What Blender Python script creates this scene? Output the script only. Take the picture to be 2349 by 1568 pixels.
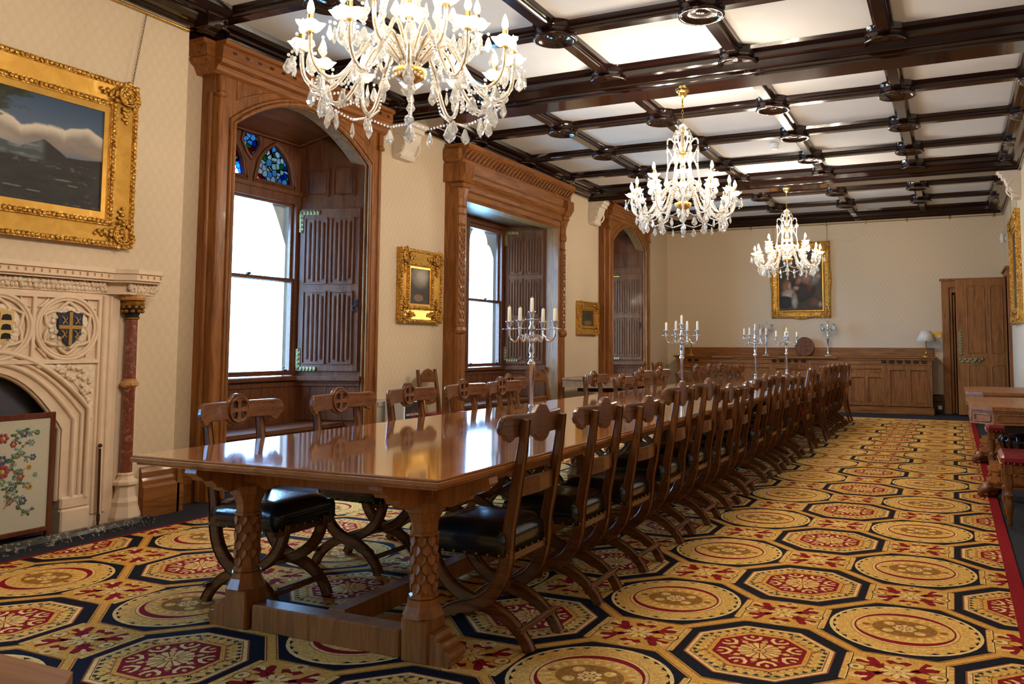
import bpy, bmesh, math, random
from math import sin, cos, pi, radians as R, hypot, sqrt, atan2
from mathutils import Vector, Matrix
from mathutils.geometry import tessellate_polygon
random.seed(7)
for o in list(bpy.data.objects): bpy.data.objects.remove(o)
scn = bpy.context.scene
COL = scn.collection

# ------------------------------------------------------------------ camera
def make_camera():
    f, cx, cy, yaw, pit, rol = 1882.381, 1344.864, 658.918, -0.419631, 0.07143, 0.002605
    fwd = Vector((sin(yaw)*cos(pit), cos(yaw)*cos(pit), sin(pit)))
    right = Vector((cos(yaw), -sin(yaw), 0)); up = right.cross(fwd)
    r = right*cos(rol) + up*sin(rol); u = -right*sin(rol) + up*cos(rol)
    cam = bpy.data.cameras.new('camera'); ob = bpy.data.objects.new('camera', cam); COL.objects.link(ob)
    cam.sensor_width = 36; cam.sensor_fit = 'HORIZONTAL'; cam.lens = f/2349*36
    cam.shift_x = -(cx-1174.5)/2349; cam.shift_y = (cy-784)/2349
    cam.clip_start = 0.05; cam.clip_end = 400
    m = Matrix.Identity(4)
    for i in range(3): m[i][0] = r[i]; m[i][1] = u[i]; m[i][2] = -fwd[i]
    m[0][3], m[1][3], m[2][3] = 1.26634, -4.43752, 1.22578
    ob.matrix_world = m
    scn.camera = ob
make_camera()

# ------------------------------------------------------------------ world and exposure
world = bpy.data.worlds.new('World'); scn.world = world; world.use_nodes = True
_bg = world.node_tree.nodes['Background']
_bg.inputs[0].default_value = (0.25, 0.54, 1.0, 1); _bg.inputs[1].default_value = 22.0
scn.view_settings.view_transform = 'Standard'; scn.view_settings.look = 'None'
scn.view_settings.gamma = 1; scn.view_settings.use_curve_mapping = False
scn.view_settings.exposure = 0.75
BULB = 30.0          # emission of each candle bulb
LAMP = 6.5           # watts of the point light in each bulb
scn.cycles.max_bounces = 8; scn.cycles.transparent_max_bounces = 24
scn.cycles.diffuse_bounces = 4; scn.cycles.glossy_bounces = 4
scn.cycles.sample_clamp_indirect = 6.0
scn.cycles.caustics_reflective = False; scn.cycles.caustics_refractive = False

# ------------------------------------------------------------------ materials
MATS = {}
def nt_new(name):
    m = bpy.data.materials.new(name); m.use_nodes = True
    nt = m.node_tree; b = nt.nodes['Principled BSDF']; MATS[name] = m
    return m, nt, b
def setc(b, col, rough, metal=0, coat=0, spec=None):
    b.inputs['Base Color'].default_value = (*col, 1); b.inputs['Roughness'].default_value = rough
    b.inputs['Metallic'].default_value = metal; b.inputs['Coat Weight'].default_value = coat
    b.inputs['Coat Roughness'].default_value = 0.06
    if spec is not None: b.inputs['Specular IOR Level'].default_value = spec
def coords(nt, scale=(1,1,1)):
    tc = nt.nodes.new('ShaderNodeTexCoord'); mp = nt.nodes.new('ShaderNodeMapping')
    mp.inputs['Scale'].default_value = scale; nt.links.new(tc.outputs['Object'], mp.inputs[0]); return mp.outputs[0]
def noise(nt, vec, scale, detail=4, dist=0, rough=.5):
    n = nt.nodes.new('ShaderNodeTexNoise'); n.inputs['Scale'].default_value = scale; n.inputs['Detail'].default_value = detail
    n.inputs['Distortion'].default_value = dist; n.inputs['Roughness'].default_value = rough
    nt.links.new(vec, n.inputs['Vector']); return n.outputs['Fac']
def ramp(nt, fac, stops):
    r = nt.nodes.new('ShaderNodeValToRGB'); el = r.color_ramp.elements
    while len(el) < len(stops): el.new(0.5)
    for e, (p, c) in zip(el, stops): e.position = p; e.color = (*c, 1)
    nt.links.new(fac, r.inputs[0]); return r.outputs[0]
def bump(nt, b, h, dist, strength=1):
    n = nt.nodes.new('ShaderNodeBump'); n.inputs['Distance'].default_value = dist; n.inputs['Strength'].default_value = strength
    nt.links.new(h, n.inputs['Height']); nt.links.new(n.outputs[0], b.inputs['Normal'])
def plain(name, col, rough=.5, metal=0, coat=0, var=.12, scale=30, bmp=0, spec=None):
    m, nt, b = nt_new(name); setc(b, col, rough, metal, coat, spec)
    v = coords(nt); n = noise(nt, v, scale)
    nt.links.new(ramp(nt, n, [(.3, tuple(c*(1-var) for c in col)), (.7, tuple(min(1, c*(1+var)) for c in col))]), b.inputs['Base Color'])
    if bmp: bump(nt, b, n, bmp)
    return m
def wood(name, dark, light, axis='z', rough=.40, coat=.06, fine=22, spec=.32):
    m, nt, b = nt_new(name); setc(b, light, rough, 0, coat, spec)
    s = {'x': (.09, 1, 1), 'y': (1, .09, 1), 'z': (1, 1, .09)}[axis]
    v = coords(nt, s); n1 = noise(nt, v, fine, 6, 1.2, .6)
    v2 = coords(nt, tuple(k*3 for k in s)); n2 = noise(nt, v2, fine*2.5, 3)
    mx = nt.nodes.new('ShaderNodeMath'); mx.operation = 'MULTIPLY_ADD'; mx.inputs[1].default_value = .3
    nt.links.new(n2, mx.inputs[0]); nt.links.new(n1, mx.inputs[2])
    mid = tuple((a+c)/2 for a, c in zip(dark, light))
    nt.links.new(ramp(nt, mx.outputs[0], [(.42, dark), (.62, mid), (.85, light)]), b.inputs['Base Color'])
    bump(nt, b, mx.outputs[0], .0005, .25)
    return m
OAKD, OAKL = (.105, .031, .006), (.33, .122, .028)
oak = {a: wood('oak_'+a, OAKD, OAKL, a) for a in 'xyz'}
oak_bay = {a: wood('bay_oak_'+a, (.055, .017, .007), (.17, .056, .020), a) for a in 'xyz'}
chair_oak = {a: wood('chair_oak_'+a, (.055, .018, .0045), (.24, .090, .023), a, rough=.32, coat=.3) for a in 'xyz'}
door_oak = {a: wood('door_oak_'+a, (.13, .045, .011), (.38, .15, .038), a, rough=.45, coat=.03) for a in 'xyz'}
pale_oak = {a: wood('pale_oak_'+a, (.17, .062, .018), (.36, .15, .05), a) for a in 'xyz'}
top_oak = wood('table_top_oak', (.31, .112, .032), (.50, .21, .072), 'y', rough=.09, coat=1.0, fine=9, spec=.6)
post_oak = wood('table_post_oak', (.20, .070, .017), (.42, .165, .045), 'z', rough=.3)
ebony = wood('ebonised_beam', (.007, .0025, .002), (.020, .0065, .0045), 'x', rough=.16, coat=.6)
mahog = wood('dark_carved_wood', (.018, .006, .004), (.05, .016, .008), 'z', rough=.25, coat=.5)
leather = plain('black_leather', (.010, .012, .012), .22, coat=.35, var=.3, scale=60, bmp=.0008)
red_leather = plain('red_leather', (.19, .012, .016), .3, coat=.3, var=.2, scale=40, bmp=.0008)
brass = plain('brass', (.78, .50, .13), .18, 1, var=.15)
old_brass = plain('aged_brass', (.27, .22, .10), .5, .6, var=.3, scale=80)
silver = plain('silver_plate', (.78, .78, .80), .13, 1, var=.06)
iron = plain('black_iron', (.015, .013, .012), .45, .6)
wax = plain('candle_wax', (.85, .78, .60), .45, var=.03)
shade_m = plain('lamp_shade_cloth', (.72, .66, .55), .8, var=.05, scale=200)
white_pl = plain('white_plastic', (.80, .80, .80), .4, var=.02)
navy_card = plain('dark_card', (.012, .012, .016), .5, var=.1)
orange_card = plain('orange_card', (.85, .30, .02), .5, var=.05)
maroon_card = plain('maroon_card', (.10, .008, .012), .5, var=.1)
grey_pl = plain('grey_panel', (.42, .38, .33), .6, var=.05)
steel = plain('dark_steel', (.16, .16, .20), .38, .7, var=.2, scale=6)
soot = plain('soot', (.006, .006, .006), .9)
skirt_plaster = plain('corbel_plaster', (.72, .63, .52), .7, var=.03)
ceil_m = plain('ceiling_plaster', (.62, .605, .59), .85, var=.03, scale=3, bmp=.002)
navy = plain('navy_floor_carpet', (.006, .008, .018), .95, var=.3, scale=220, bmp=.002)
dark_gilt = plain('gilt_dark', (.30, .14, .02), .45, .7, var=.35, scale=60)  # darker gilding for the capital leaves
def gilt_mat(name, carve):
    m, nt, b = nt_new(name); setc(b, (.72, .40, .08), .32, .75)
    v = coords(nt); n = noise(nt, v, 38 if carve else 9, 3, .8)
    nt.links.new(ramp(nt, n, [(.35, (.34, .15, .02)), (.52, (.66, .35, .065)), (.75, (.88, .56, .16))] if carve else
                      [(.3, (.60, .31, .05)), (.7, (.74, .42, .09))]), b.inputs['Base Color'])
    bump(nt, b, n, .016 if carve else .002, .9)
    return m
gilt = gilt_mat('gilt_plain', False); gilt_c = gilt_mat('gilt_carved', True)
def wallpaper():
    m, nt, b = nt_new('cream_damask_wallpaper'); setc(b, (.66, .51, .34), .75)
    # embossed diamond damask: product of crossed waves, with leaf noise
    tc = nt.nodes.new('ShaderNodeTexCoord'); sp = nt.nodes.new('ShaderNodeSeparateXYZ'); nt.links.new(tc.outputs['Object'], sp.inputs[0])
    def mth(op, a, c=None, k=None):
        n = nt.nodes.new('ShaderNodeMath'); n.operation = op
        for i, q in enumerate((a, c)):
            if q is None: continue
            if isinstance(q, (int, float)): n.inputs[i].default_value = q
            else: nt.links.new(q, n.inputs[i])
        return n.outputs[0]
    h = mth('ADD', sp.outputs[0], sp.outputs[1])
    a = mth('SINE', mth('ADD', mth('MULTIPLY', h, 40), mth('MULTIPLY', sp.outputs[2], 25)))
    c = mth('SINE', mth('SUBTRACT', mth('MULTIPLY', h, 40), mth('MULTIPLY', sp.outputs[2], 25)))
    w = mth('ABSOLUTE', mth('MULTIPLY', a, c))
    nz = noise(nt, tc.outputs['Object'], 34, 3, 1.2)
    hh = mth('ADD', mth('MULTIPLY', w, .5), nz)
    nt.links.new(ramp(nt, hh, [(.4, (.63, .49, .33)), (.9, (.67, .525, .36))]), b.inputs['Base Color'])
    bump(nt, b, hh, .0035, .45)
    return m
paper = wallpaper()
stone = plain('carved_limestone', (.74, .56, .40), .65, var=.05, scale=12, bmp=.001)
stone_c = None
def carved_stone():
    m, nt, b = nt_new('foliate_limestone'); setc(b, (.80, .64, .48), .65)
    v = coords(nt); vo = nt.nodes.new('ShaderNodeTexVoronoi'); vo.inputs['Scale'].default_value = 26
    nt.links.new(v, vo.inputs['Vector']); n = noise(nt, v, 40, 3, 1.5)
    ad = nt.nodes.new('ShaderNodeMath'); ad.operation = 'SUBTRACT'; nt.links.new(n, ad.inputs[0]); nt.links.new(vo.outputs['Distance'], ad.inputs[1])
    bump(nt, b, ad.outputs[0], .010, .9)
    return m
stone_c = carved_stone()
def marble(name, base, vein, sc, w=.08, rough=.15):
    m, nt, b = nt_new(name); setc(b, base, rough, coat=.3)
    v = coords(nt); n = noise(nt, v, sc, 8, 2.5, .65)
    nt.links.new(ramp(nt, n, [(.3, tuple(c*.6 for c in base)), (.56, base), (.62+w*.1, vein), (.70, base)]), b.inputs['Base Color'])
    return m
red_marble = marble('red_marble', (.22, .060, .032), (.38, .20, .15), 14)
dark_marble = marble('dark_veined_marble', (.035, .035, .035), (.42, .37, .30), 16)
yellow_marble = marble('yellow_marble', (.56, .28, .09), (.62, .38, .18), 12)
def glassy(name, tint=(1, 1, 1), transp=.6, gl_rough=.03, white=.12, ior=1.5, thin=False):
    m = bpy.data.materials.new(name); m.use_nodes = True; nt = m.node_tree; MATS[name] = m
    for n in list(nt.nodes): nt.nodes.remove(n)
    out = nt.nodes.new('ShaderNodeOutputMaterial')
    t = nt.nodes.new('ShaderNodeBsdfTransparent'); t.inputs[0].default_value = (*tint, 1)
    g = nt.nodes.new('ShaderNodeBsdfGlossy'); g.inputs[0].default_value = (1, 1, 1, 1); g.inputs['Roughness'].default_value = gl_rough
    d = nt.nodes.new('ShaderNodeBsdfTranslucent'); d.inputs[0].default_value = (.95, .93, .88, 1)
    fr = nt.nodes.new('ShaderNodeFresnel'); fr.inputs[0].default_value = ior
    m1 = nt.nodes.new('ShaderNodeMixShader'); m2 = nt.nodes.new('ShaderNodeMixShader')
    mm = nt.nodes.new('ShaderNodeMath'); mm.operation = 'MULTIPLY_ADD'; mm.inputs[1].default_value = 1.0; mm.inputs[2].default_value = 1-transp
    mm.use_clamp = True
    nt.links.new(fr.outputs[0], mm.inputs[0])
    fo = mm.outputs[0]
    if thin:      # no total internal reflection on the inner side of a thin pane
        ge = nt.nodes.new('ShaderNodeNewGeometry'); sb = nt.nodes.new('ShaderNodeMath'); sb.operation = 'SUBTRACT'; sb.inputs[0].default_value = 1
        nt.links.new(ge.outputs['Backfacing'], sb.inputs[1]); mu = nt.nodes.new('ShaderNodeMath'); mu.operation = 'MULTIPLY'
        nt.links.new(sb.outputs[0], mu.inputs[0]); nt.links.new(fo, mu.inputs[1]); fo = mu.outputs[0]
    nt.links.new(fo, m1.inputs[0]); nt.links.new(t.outputs[0], m1.inputs[1]); nt.links.new(g.outputs[0], m1.inputs[2])
    m2.inputs[0].default_value = white; nt.links.new(m1.outputs[0], m2.inputs[1]); nt.links.new(d.outputs[0], m2.inputs[2])
    nt.links.new(m2.outputs[0], out.inputs[0])
    return m
crystal = glassy('cut_crystal', (1, 1, .99), .70, .02, .11)
arm_glass = glassy('glass_arm', (1, .99, .96), .62, .04, .15)
dish_glass = glassy('frosted_glass_dish', (1, 1, 1), .45, .15, .38)
pane_m = glassy('window_glass', (.97, .99, 1), 1.0, .0, 0.0, 1.45, True)
def stained():
    m = bpy.data.materials.new('stained_glass'); m.use_nodes = True; nt = m.node_tree
    for n in list(nt.nodes): nt.nodes.remove(n)
    out = nt.nodes.new('ShaderNodeOutputMaterial'); t = nt.nodes.new('ShaderNodeBsdfTransparent')
    v = coords(nt); vo = nt.nodes.new('ShaderNodeTexVoronoi'); vo.inputs['Scale'].default_value = 19; nt.links.new(v, vo.inputs['Vector'])
    ve = nt.nodes.new('ShaderNodeTexVoronoi'); ve.feature = 'DISTANCE_TO_EDGE'; ve.inputs['Scale'].default_value = 19; nt.links.new(v, ve.inputs['Vector'])
    sp = nt.nodes.new('ShaderNodeSeparateColor'); nt.links.new(vo.outputs['Color'], sp.inputs[0])
    rp = nt.nodes.new('ShaderNodeValToRGB'); rp.color_ramp.interpolation = 'CONSTANT'
    cs = [(0, (.85, .93, .95)), (.34, (.05, .16, .60)), (.46, (.35, .65, .90)), (.62, (.55, .03, .03)), (.70, (.10, .45, .18)), (.78, (.9, .95, .97))]
    el = rp.color_ramp.elements
    while len(el) < len(cs): el.new(.5)
    for e, (p, c) in zip(el, cs): e.position = p; e.color = (*c, 1)
    nt.links.new(sp.outputs[0], rp.inputs[0])
    lt = nt.nodes.new('ShaderNodeMath'); lt.operation = 'GREATER_THAN'; lt.inputs[1].default_value = .045; nt.links.new(ve.outputs['Distance'], lt.inputs[0])
    mx = nt.nodes.new('ShaderNodeMix'); mx.data_type = 'RGBA'; mx.inputs[6].default_value = (.004, .004, .004, 1)
    nt.links.new(lt.outputs[0], mx.inputs[0]); nt.links.new(rp.outputs[0], mx.inputs[7]); nt.links.new(mx.outputs[2], t.inputs[0])
    nt.links.new(t.outputs[0], out.inputs[0]); return m
stained_m = stained()
def emit(name, col, s):
    m = bpy.data.materials.new(name); m.use_nodes = True; nt = m.node_tree
    b = nt.nodes['Principled BSDF']; b.inputs['Emission Color'].default_value = (*col, 1); b.inputs['Emission Strength'].default_value = s
    b.inputs['Base Color'].default_value = (*col, 1); return m
bulb_m = emit('lit_bulb', (1, .84, .62), BULB)
# carpet colours
def pile(name, col, var=.25, sc=90):
    m, nt, b = nt_new(name); setc(b, col, .95, spec=.1)
    v = coords(nt); n = noise(nt, v, sc, 3, .6); n2 = noise(nt, v, 420, 2)
    nt.links.new(ramp(nt, n, [(.35, tuple(c*(1-var) for c in col)), (.65, tuple(c*(1+var) for c in col))]), b.inputs['Base Color'])
    bump(nt, b, n2, .0015, .6); return m
c_gold = pile('pile_gold', (.68, .355, .066), .18); c_tan = pile('pile_tan', (.74, .44, .115), .22, 60)
c_brown = pile('pile_brown', (.31, .14, .028), .3); c_crim = pile('pile_crimson', (.25, .008, .014), .18)
c_navy = pile('pile_navy', (.009, .010, .016), .3); c_rust = pile('pile_rust', (.34, .085, .03), .2)
c_cream = pile('pile_cream', (.82, .56, .21), .18, 70); c_green = pile('pile_green', (.03, .045, .03), .3)

# ------------------------------------------------------------------ mesh helpers
class MB:
    def __init__(s): s.v = []; s.f = []; s.mi = []; s.sm = []; s.m = 0; s.k = 0
    def add(s, vs, fs, smooth=False):
        n = len(s.v); s.v += [tuple(v) for v in vs]
        for f in fs: s.f.append([i+n for i in f]); s.mi.append(s.m); s.sm.append(smooth)
        return s
    def box(s, x0, x1, y0, y1, z0, z1, bev=0):
        if x0 > x1: x0, x1 = x1, x0
        if y0 > y1: y0, y1 = y1, y0
        if z0 > z1: z0, z1 = z1, z0
        s.k += 1; e = (s.k*5 % 13)*.00007; x0 -= e; x1 += e; y0 -= e; y1 += e; z0 -= e; z1 += e   # keeps joined blocks from sharing a face
        if bev:
            b = min(bev, (x1-x0)/2.2, (y1-y0)/2.2, (z1-z0)/2.2)
            vs = []; ci = {}
            for ix, X in enumerate((x0, x1)):
                for iy, Y in enumerate((y0, y1)):
                    for iz, Z in enumerate((z0, z1)):
                        sx, sy, sz = (1-2*ix), (1-2*iy), (1-2*iz)
                        for k, d in enumerate(((0, sy*b, sz*b), (sx*b, 0, sz*b), (sx*b, sy*b, 0))):
                            ci[(ix, iy, iz, k)] = len(vs); vs.append((X+d[0], Y+d[1], Z+d[2]))
            fs = []
            for i in (0, 1):
                a = [ci[(i, 0, 0, 0)], ci[(i, 1, 0, 0)], ci[(i, 1, 1, 0)], ci[(i, 0, 1, 0)]]; fs.append(a if i else a[::-1])
                a = [ci[(0, i, 0, 1)], ci[(0, i, 1, 1)], ci[(1, i, 1, 1)], ci[(1, i, 0, 1)]]; fs.append(a if i else a[::-1])
                a = [ci[(0, 0, i, 2)], ci[(1, 0, i, 2)], ci[(1, 1, i, 2)], ci[(0, 1, i, 2)]]; fs.append(a if i else a[::-1])
            for i in (0, 1):
                for j in (0, 1):
                    fs.append([ci[(i, j, 0, 0)], ci[(i, j, 1, 0)], ci[(i, j, 1, 1)], ci[(i, j, 0, 1)]])
                    fs.append([ci[(i, 0, j, 0)], ci[(i, 1, j, 0)], ci[(i, 1, j, 2)], ci[(i, 0, j, 2)]])
                    fs.append([ci[(0, i, j, 1)], ci[(1, i, j, 1)], ci[(1, i, j, 2)], ci[(0, i, j, 2)]])
            for i in (0, 1):
                for j in (0, 1):
                    for k in (0, 1): fs.append([ci[(i, j, k, q)] for q in range(3)])
            return s.add(vs, fs)
        vs = [(x, y, z) for x in (x0, x1) for y in (y0, y1) for z in (z0, z1)]
        return s.add(vs, [(0, 1, 3, 2), (4, 6, 7, 5), (0, 4, 5, 1), (2, 3, 7, 6), (0, 2, 6, 4), (1, 5, 7, 3)])
    def prism(s, poly, a, b, axis='x', holes=(), smooth=False):
        # poly in the plane normal to axis; x:(y,z) y:(x,z) z:(x,y)
        def P(p, t): return (t, p[0], p[1]) if axis == 'x' else ((p[0], t, p[1]) if axis == 'y' else (p[0], p[1], t))
        loops = [list(poly)]+[list(h) for h in holes]
        flat = [p for l in loops for p in l]; n = len(flat)
        tri = tessellate_polygon([[Vector((p[0], p[1], 0)) for p in l] for l in loops]) if (holes or len(poly) > 4) else [tuple(range(len(poly)))]
        vs = [P(p, a) for p in flat]+[P(p, b) for p in flat]
        fs = [tuple(t) for t in tri]+[tuple(i+n for i in t)[::-1] for t in tri]
        s.add(vs, fs)
        k = 0
        for l in loops:
            m = len(l); vv = [P(p, a) for p in l]+[P(p, b) for p in l]
            s.add(vv, [(i, (i+1) % m, (i+1) % m+m, i+m) for i in range(m)], smooth)
        return s
    def flat(s, poly, z):
        if len(poly) < 3: return s
        if len(poly) <= 4: return s.add([(p[0], p[1], z) for p in poly], [tuple(range(len(poly)))])
        t = tessellate_polygon([[Vector((p[0], p[1], 0)) for p in poly]])
        return s.add([(p[0], p[1], z) for p in poly], [tuple(q) for q in t])
    def lathe(s, prof, c=(0, 0, 0), n=16, smooth=True, rot=0, sq=None):
        vs = []; m = len(prof)
        for r, z in prof:
            for i in range(n):
                a = 2*pi*i/n+rot; vs.append((c[0]+r*cos(a), c[1]+r*sin(a), c[2]+z))
        fs = [(j*n+i, j*n+(i+1) % n, (j+1)*n+(i+1) % n, (j+1)*n+i) for j in range(m-1) for i in range(n)]
        s.add(vs, fs, smooth)
        for j in (0, m-1):
            if prof[j][0] > 1e-4: s.add(vs[j*n:(j+1)*n], [tuple(range(n))])
        return s
    def tube(s, pts, rad, n=8, smooth=True, cap=True, up=None, sy=1.0):
        pts = [Vector(p) for p in pts]; m = len(pts)
        rs = rad if isinstance(rad, (list, tuple)) else [rad]*m
        vs = []; nrm = None
        for i, p in enumerate(pts):
            t = (pts[min(i+1, m-1)]-pts[max(i-1, 0)]).normalized()
            if up is not None: a = Vector(up) - t*t.dot(Vector(up)); nrm = a.normalized()
            elif nrm is None:
                a = Vector((0, 0, 1)) if abs(t.z) < .9 else Vector((1, 0, 0)); nrm = (a-t*a.dot(t)).normalized()
            else: nrm = (nrm-t*nrm.dot(t)).normalized()
            b = t.cross(nrm)
            for k in range(n):
                an = 2*pi*(k+.5)/n; vs.append(p+nrm*(cos(an)*rs[i])+b*(sin(an)*rs[i]*sy))
        fs = [(j*n+i, j*n+(i+1) % n, (j+1)*n+(i+1) % n, (j+1)*n+i) for j in range(m-1) for i in range(n)]
        s.add(vs, fs, smooth)
        if cap: s.add(vs[:n], [tuple(range(n))[::-1]]); s.add(vs[-n:], [tuple(range(n))])
        return s
    def bar(s, pts, w, d, lat=(1, 0, 0)):
        # rectangular section swept along pts; w along lat, d across (may be lists)
        pts = [Vector(p) for p in pts]; m = len(pts); L = Vector(lat); vs = []
        for i, p in enumerate(pts):
            t = (pts[min(i+1, m-1)]-pts[max(i-1, 0)]).normalized(); nn = t.cross(L).normalized()
            ww = w[i] if isinstance(w, (list, tuple)) else w; dd = d[i] if isinstance(d, (list, tuple)) else d
            c = min(ww, dd)*.14
            for a, b in ((-1, -1), (1, -1), (1, 1), (-1, 1)):
                e1 = (a*ww/2-a*c*(1 if a*b > 0 else 0), b*dd/2-b*c*(0 if a*b > 0 else 1))
                e2 = (a*ww/2-a*c*(0 if a*b > 0 else 1), b*dd/2-b*c*(1 if a*b > 0 else 0))
                for e in (e1, e2): vs.append(p+L*e[0]+nn*e[1])
        n = 8
        fs = [(j*n+i, j*n+(i+1) % n, (j+1)*n+(i+1) % n, (j+1)*n+i) for j in range(m-1) for i in range(n)]
        fs += [tuple(range(n))[::-1], tuple(range((m-1)*n, m*n))]
        return s.add(vs, fs)
    def sweep(s, prof, p0, p1, out, close=True):
        # profile (o,z) extruded from p0 to p1 (xy points); o along out (xy unit)
        vs = []
        for p in (p0, p1):
            for o, z in prof: vs.append((p[0]+out[0]*o, p[1]+out[1]*o, z))
        n = len(prof)
        s.add(vs, [(i, (i+1) % n, (i+1) % n+n, i+n) for i in range(n if close else n-1)])
        t = tessellate_polygon([[Vector((o, z, 0)) for o, z in prof]])
        s.add(vs, [tuple(q) for q in t]+[tuple(i+n for i in q)[::-1] for q in t]); return s
    def sphere(s, c, r, n=8, m=6, sz=1):
        prof = [(max(1e-5, r*sin(pi*j/m)), -r*cos(pi*j/m)*sz) for j in range(m+1)]
        return s.lathe(prof, c, n)
    def blob(s, c, r):    # small low-poly ornament
        x, y, z = c; a, b, d = r; vs = [(x, y, z-d)]
        for ph in (-.7, 0, .7):
            for i in range(6):
                t = pi/3*i; vs.append((x+a*cos(ph)*cos(t), y+b*cos(ph)*sin(t), z+d*sin(ph)))
        vs.append((x, y, z+d))
        fs = [(0, 1+(i+1) % 6, 1+i) for i in range(6)]+[(19, 13+i, 13+(i+1) % 6) for i in range(6)]
        for j in (0, 1): fs += [(1+j*6+i, 1+j*6+(i+1) % 6, 7+j*6+(i+1) % 6, 7+j*6+i) for i in range(6)]
        return s.add(vs, fs, True)
    def xform(s, M):
        s.v = [tuple(M @ Vector(v)) for v in s.v]; return s
    def build(s, name, mats, parent=None, loc=(0, 0, 0), fix=True, **kw):
        me = bpy.data.meshes.new(name); me.from_pydata(s.v, [], s.f)
        mats = mats if isinstance(mats, (list, tuple)) else [mats]
        for m in mats: me.materials.append(m)
        me.polygons.foreach_set('material_index', s.mi); me.polygons.foreach_set('use_smooth', s.sm)
        if fix:
            b = bmesh.new(); b.from_mesh(me); bmesh.ops.recalc_face_normals(b, faces=b.faces); b.to_mesh(me); b.free()
        me.update()
        o = bpy.data.objects.new(name, me); COL.objects.link(o); o.location = loc
        if parent: o.parent = parent
        for k, q in kw.items(): o[k] = q
        return o
def thing(name, label, cat, loc=(0, 0, 0), rz=0, group=None):
    o = bpy.data.objects.new(name, None); COL.objects.link(o); o.location = loc; o.rotation_euler = (0, 0, rz)
    o.empty_display_size = .1; o['label'] = label; o['category'] = cat
    if group: o['group'] = group
    return o
def tag(o, label, cat, group=None):
    o['label'] = label; o['category'] = cat
    if group: o['group'] = group
    return o
def sroot(name, loc=(0, 0, 0)):
    o = bpy.data.objects.new(name, None); COL.objects.link(o); o.location = loc; o['kind'] = 'structure'; return o
def struct(mb, name, mat): o = mb.build(name, mat); o['kind'] = 'structure'; return o
KIDS = {}
def dup(root, loc, rz, label=None, group=None):
    def cp(o, par):
        c = o.copy(); COL.objects.link(c)
        if par: c.parent = par
        for ch in o.children: cp(ch, c)
        return c
    r = cp(root, None); r.location = loc; r.rotation_euler = (0, 0, rz)
    if label: r['label'] = label
    if group: r['group'] = group
    return r
def arcpts(c, r, a0, a1, n): return [(c[0]+r*cos(R(a0+(a1-a0)*i/n)), c[1]+r*sin(R(a0+(a1-a0)*i/n))) for i in range(n+1)]
def bez(p0, p1, p2, p3, n=10):
    out = []
    for i in range(n+1):
        t = i/n; u = 1-t
        out.append(tuple(u**3*a+3*u*u*t*b+3*u*t*t*c+t**3*d for a, b, c, d in zip(p0, p1, p2, p3)))
    return out

# ------------------------------------------------------------------ room shell
XL, XR, YF, YB, ZC = -4.31, 2.18, 12.35, -7.0, 3.88
struct(MB().box(-5.6, 3.2, YB-.2, YF+1.6, -.25, -.012), 'floor', navy)
ceil = struct(MB().box(-4.7, 2.6, YB-.1, YF+.1, ZC, ZC+.12), 'ceiling', ceil_m)
wl = MB()
T = -4.62
for y0, y1 in ((YB, -4.96), (-3.11, -1.86), (-.83, .42), (2.27, 3.98), (6.70, 8.64), (10.60, YF)): wl.box(T, XL, y0, y1, -.012, ZC)
for y0, y1, z in ((-4.96, -3.11, 3.5), (-1.86, -.83, 1.3), (.42, 2.27, 3.5), (3.98, 6.70, 3.4), (8.64, 10.60, 3.5)): wl.box(T, XL, y0, y1, z, ZC)
wall_left = struct(wl, 'wall_left', paper)
BY0, BY1, FCY = -2.69, 0.0, -1.345
b = MB().box(XL, -4.11, BY0, FCY-.52, -.012, 3.78).box(XL, -4.11, FCY+.52, BY1, -.012, 3.78).box(XL, -4.11, FCY-.52, FCY+.52, 1.3, 3.78)
ob_breast = b.build('chimney_breast', paper, wall_left)
wb = MB().box(XR, XR+.25, YB, 11.2, -.012, ZC).box(XR, XR+.25, 12.2, YF, -.012, ZC).box(XR, XR+.25, 11.2, 12.2, 2.5, ZC)
struct(wb, 'wall_right', paper)
struct(MB().box(T, XR+.25, YB-.2, YB, -.012, ZC), 'wall_back', paper)
DX0, DX1, DZ = 1.24, 2.06, 2.33
struct(MB().box(T, DX0, YF, YF+.2, -.012, ZC).box(DX1, XR+.25, YF, YF+.2, -.012, ZC).box(DX0, DX1, YF, YF+.2, DZ, ZC), 'wall_far', paper)
# skirting
SK = [(0, -.012), (.055, -.012), (.055, .20), (.04, .22), (.04, .25), (.03, .27), (.03, .31), (.015, .34), (0, .345)]
bl = MB()
bl.sweep(SK, (XL, BY1), (XL, .30), (1, 0)).sweep(SK, (-4.11, -.28), (-4.11, BY1+.02), (1, 0)).sweep(SK, (-4.11, BY0), (-4.11, -2.4), (1, 0)).sweep(SK, (XL, YB), (XL, -5.08), (1, 0)).sweep(SK, (XL, -2.99), (XL, BY0), (1, 0))
bl.sweep(SK, (XL, 2.42), (XL, 3.88), (1, 0)).sweep(SK, (XL, 6.82), (XL, 8.5), (1, 0)).sweep(SK, (XL, 10.72), (XL, YF), (1, 0)).sweep(SK, (-4.34, BY1), (-4.055, BY1), (0, 1))
struct(bl, 'baseboard_left', oak['y'])
struct(MB().sweep(SK, (XL, YF), (1.08, YF), (0, -1)), 'baseboard_far', mahog)
struct(MB().sweep(SK, (XR, YB), (XR, 11.1), (-1, 0)), 'baseboard_right', mahog)
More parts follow.
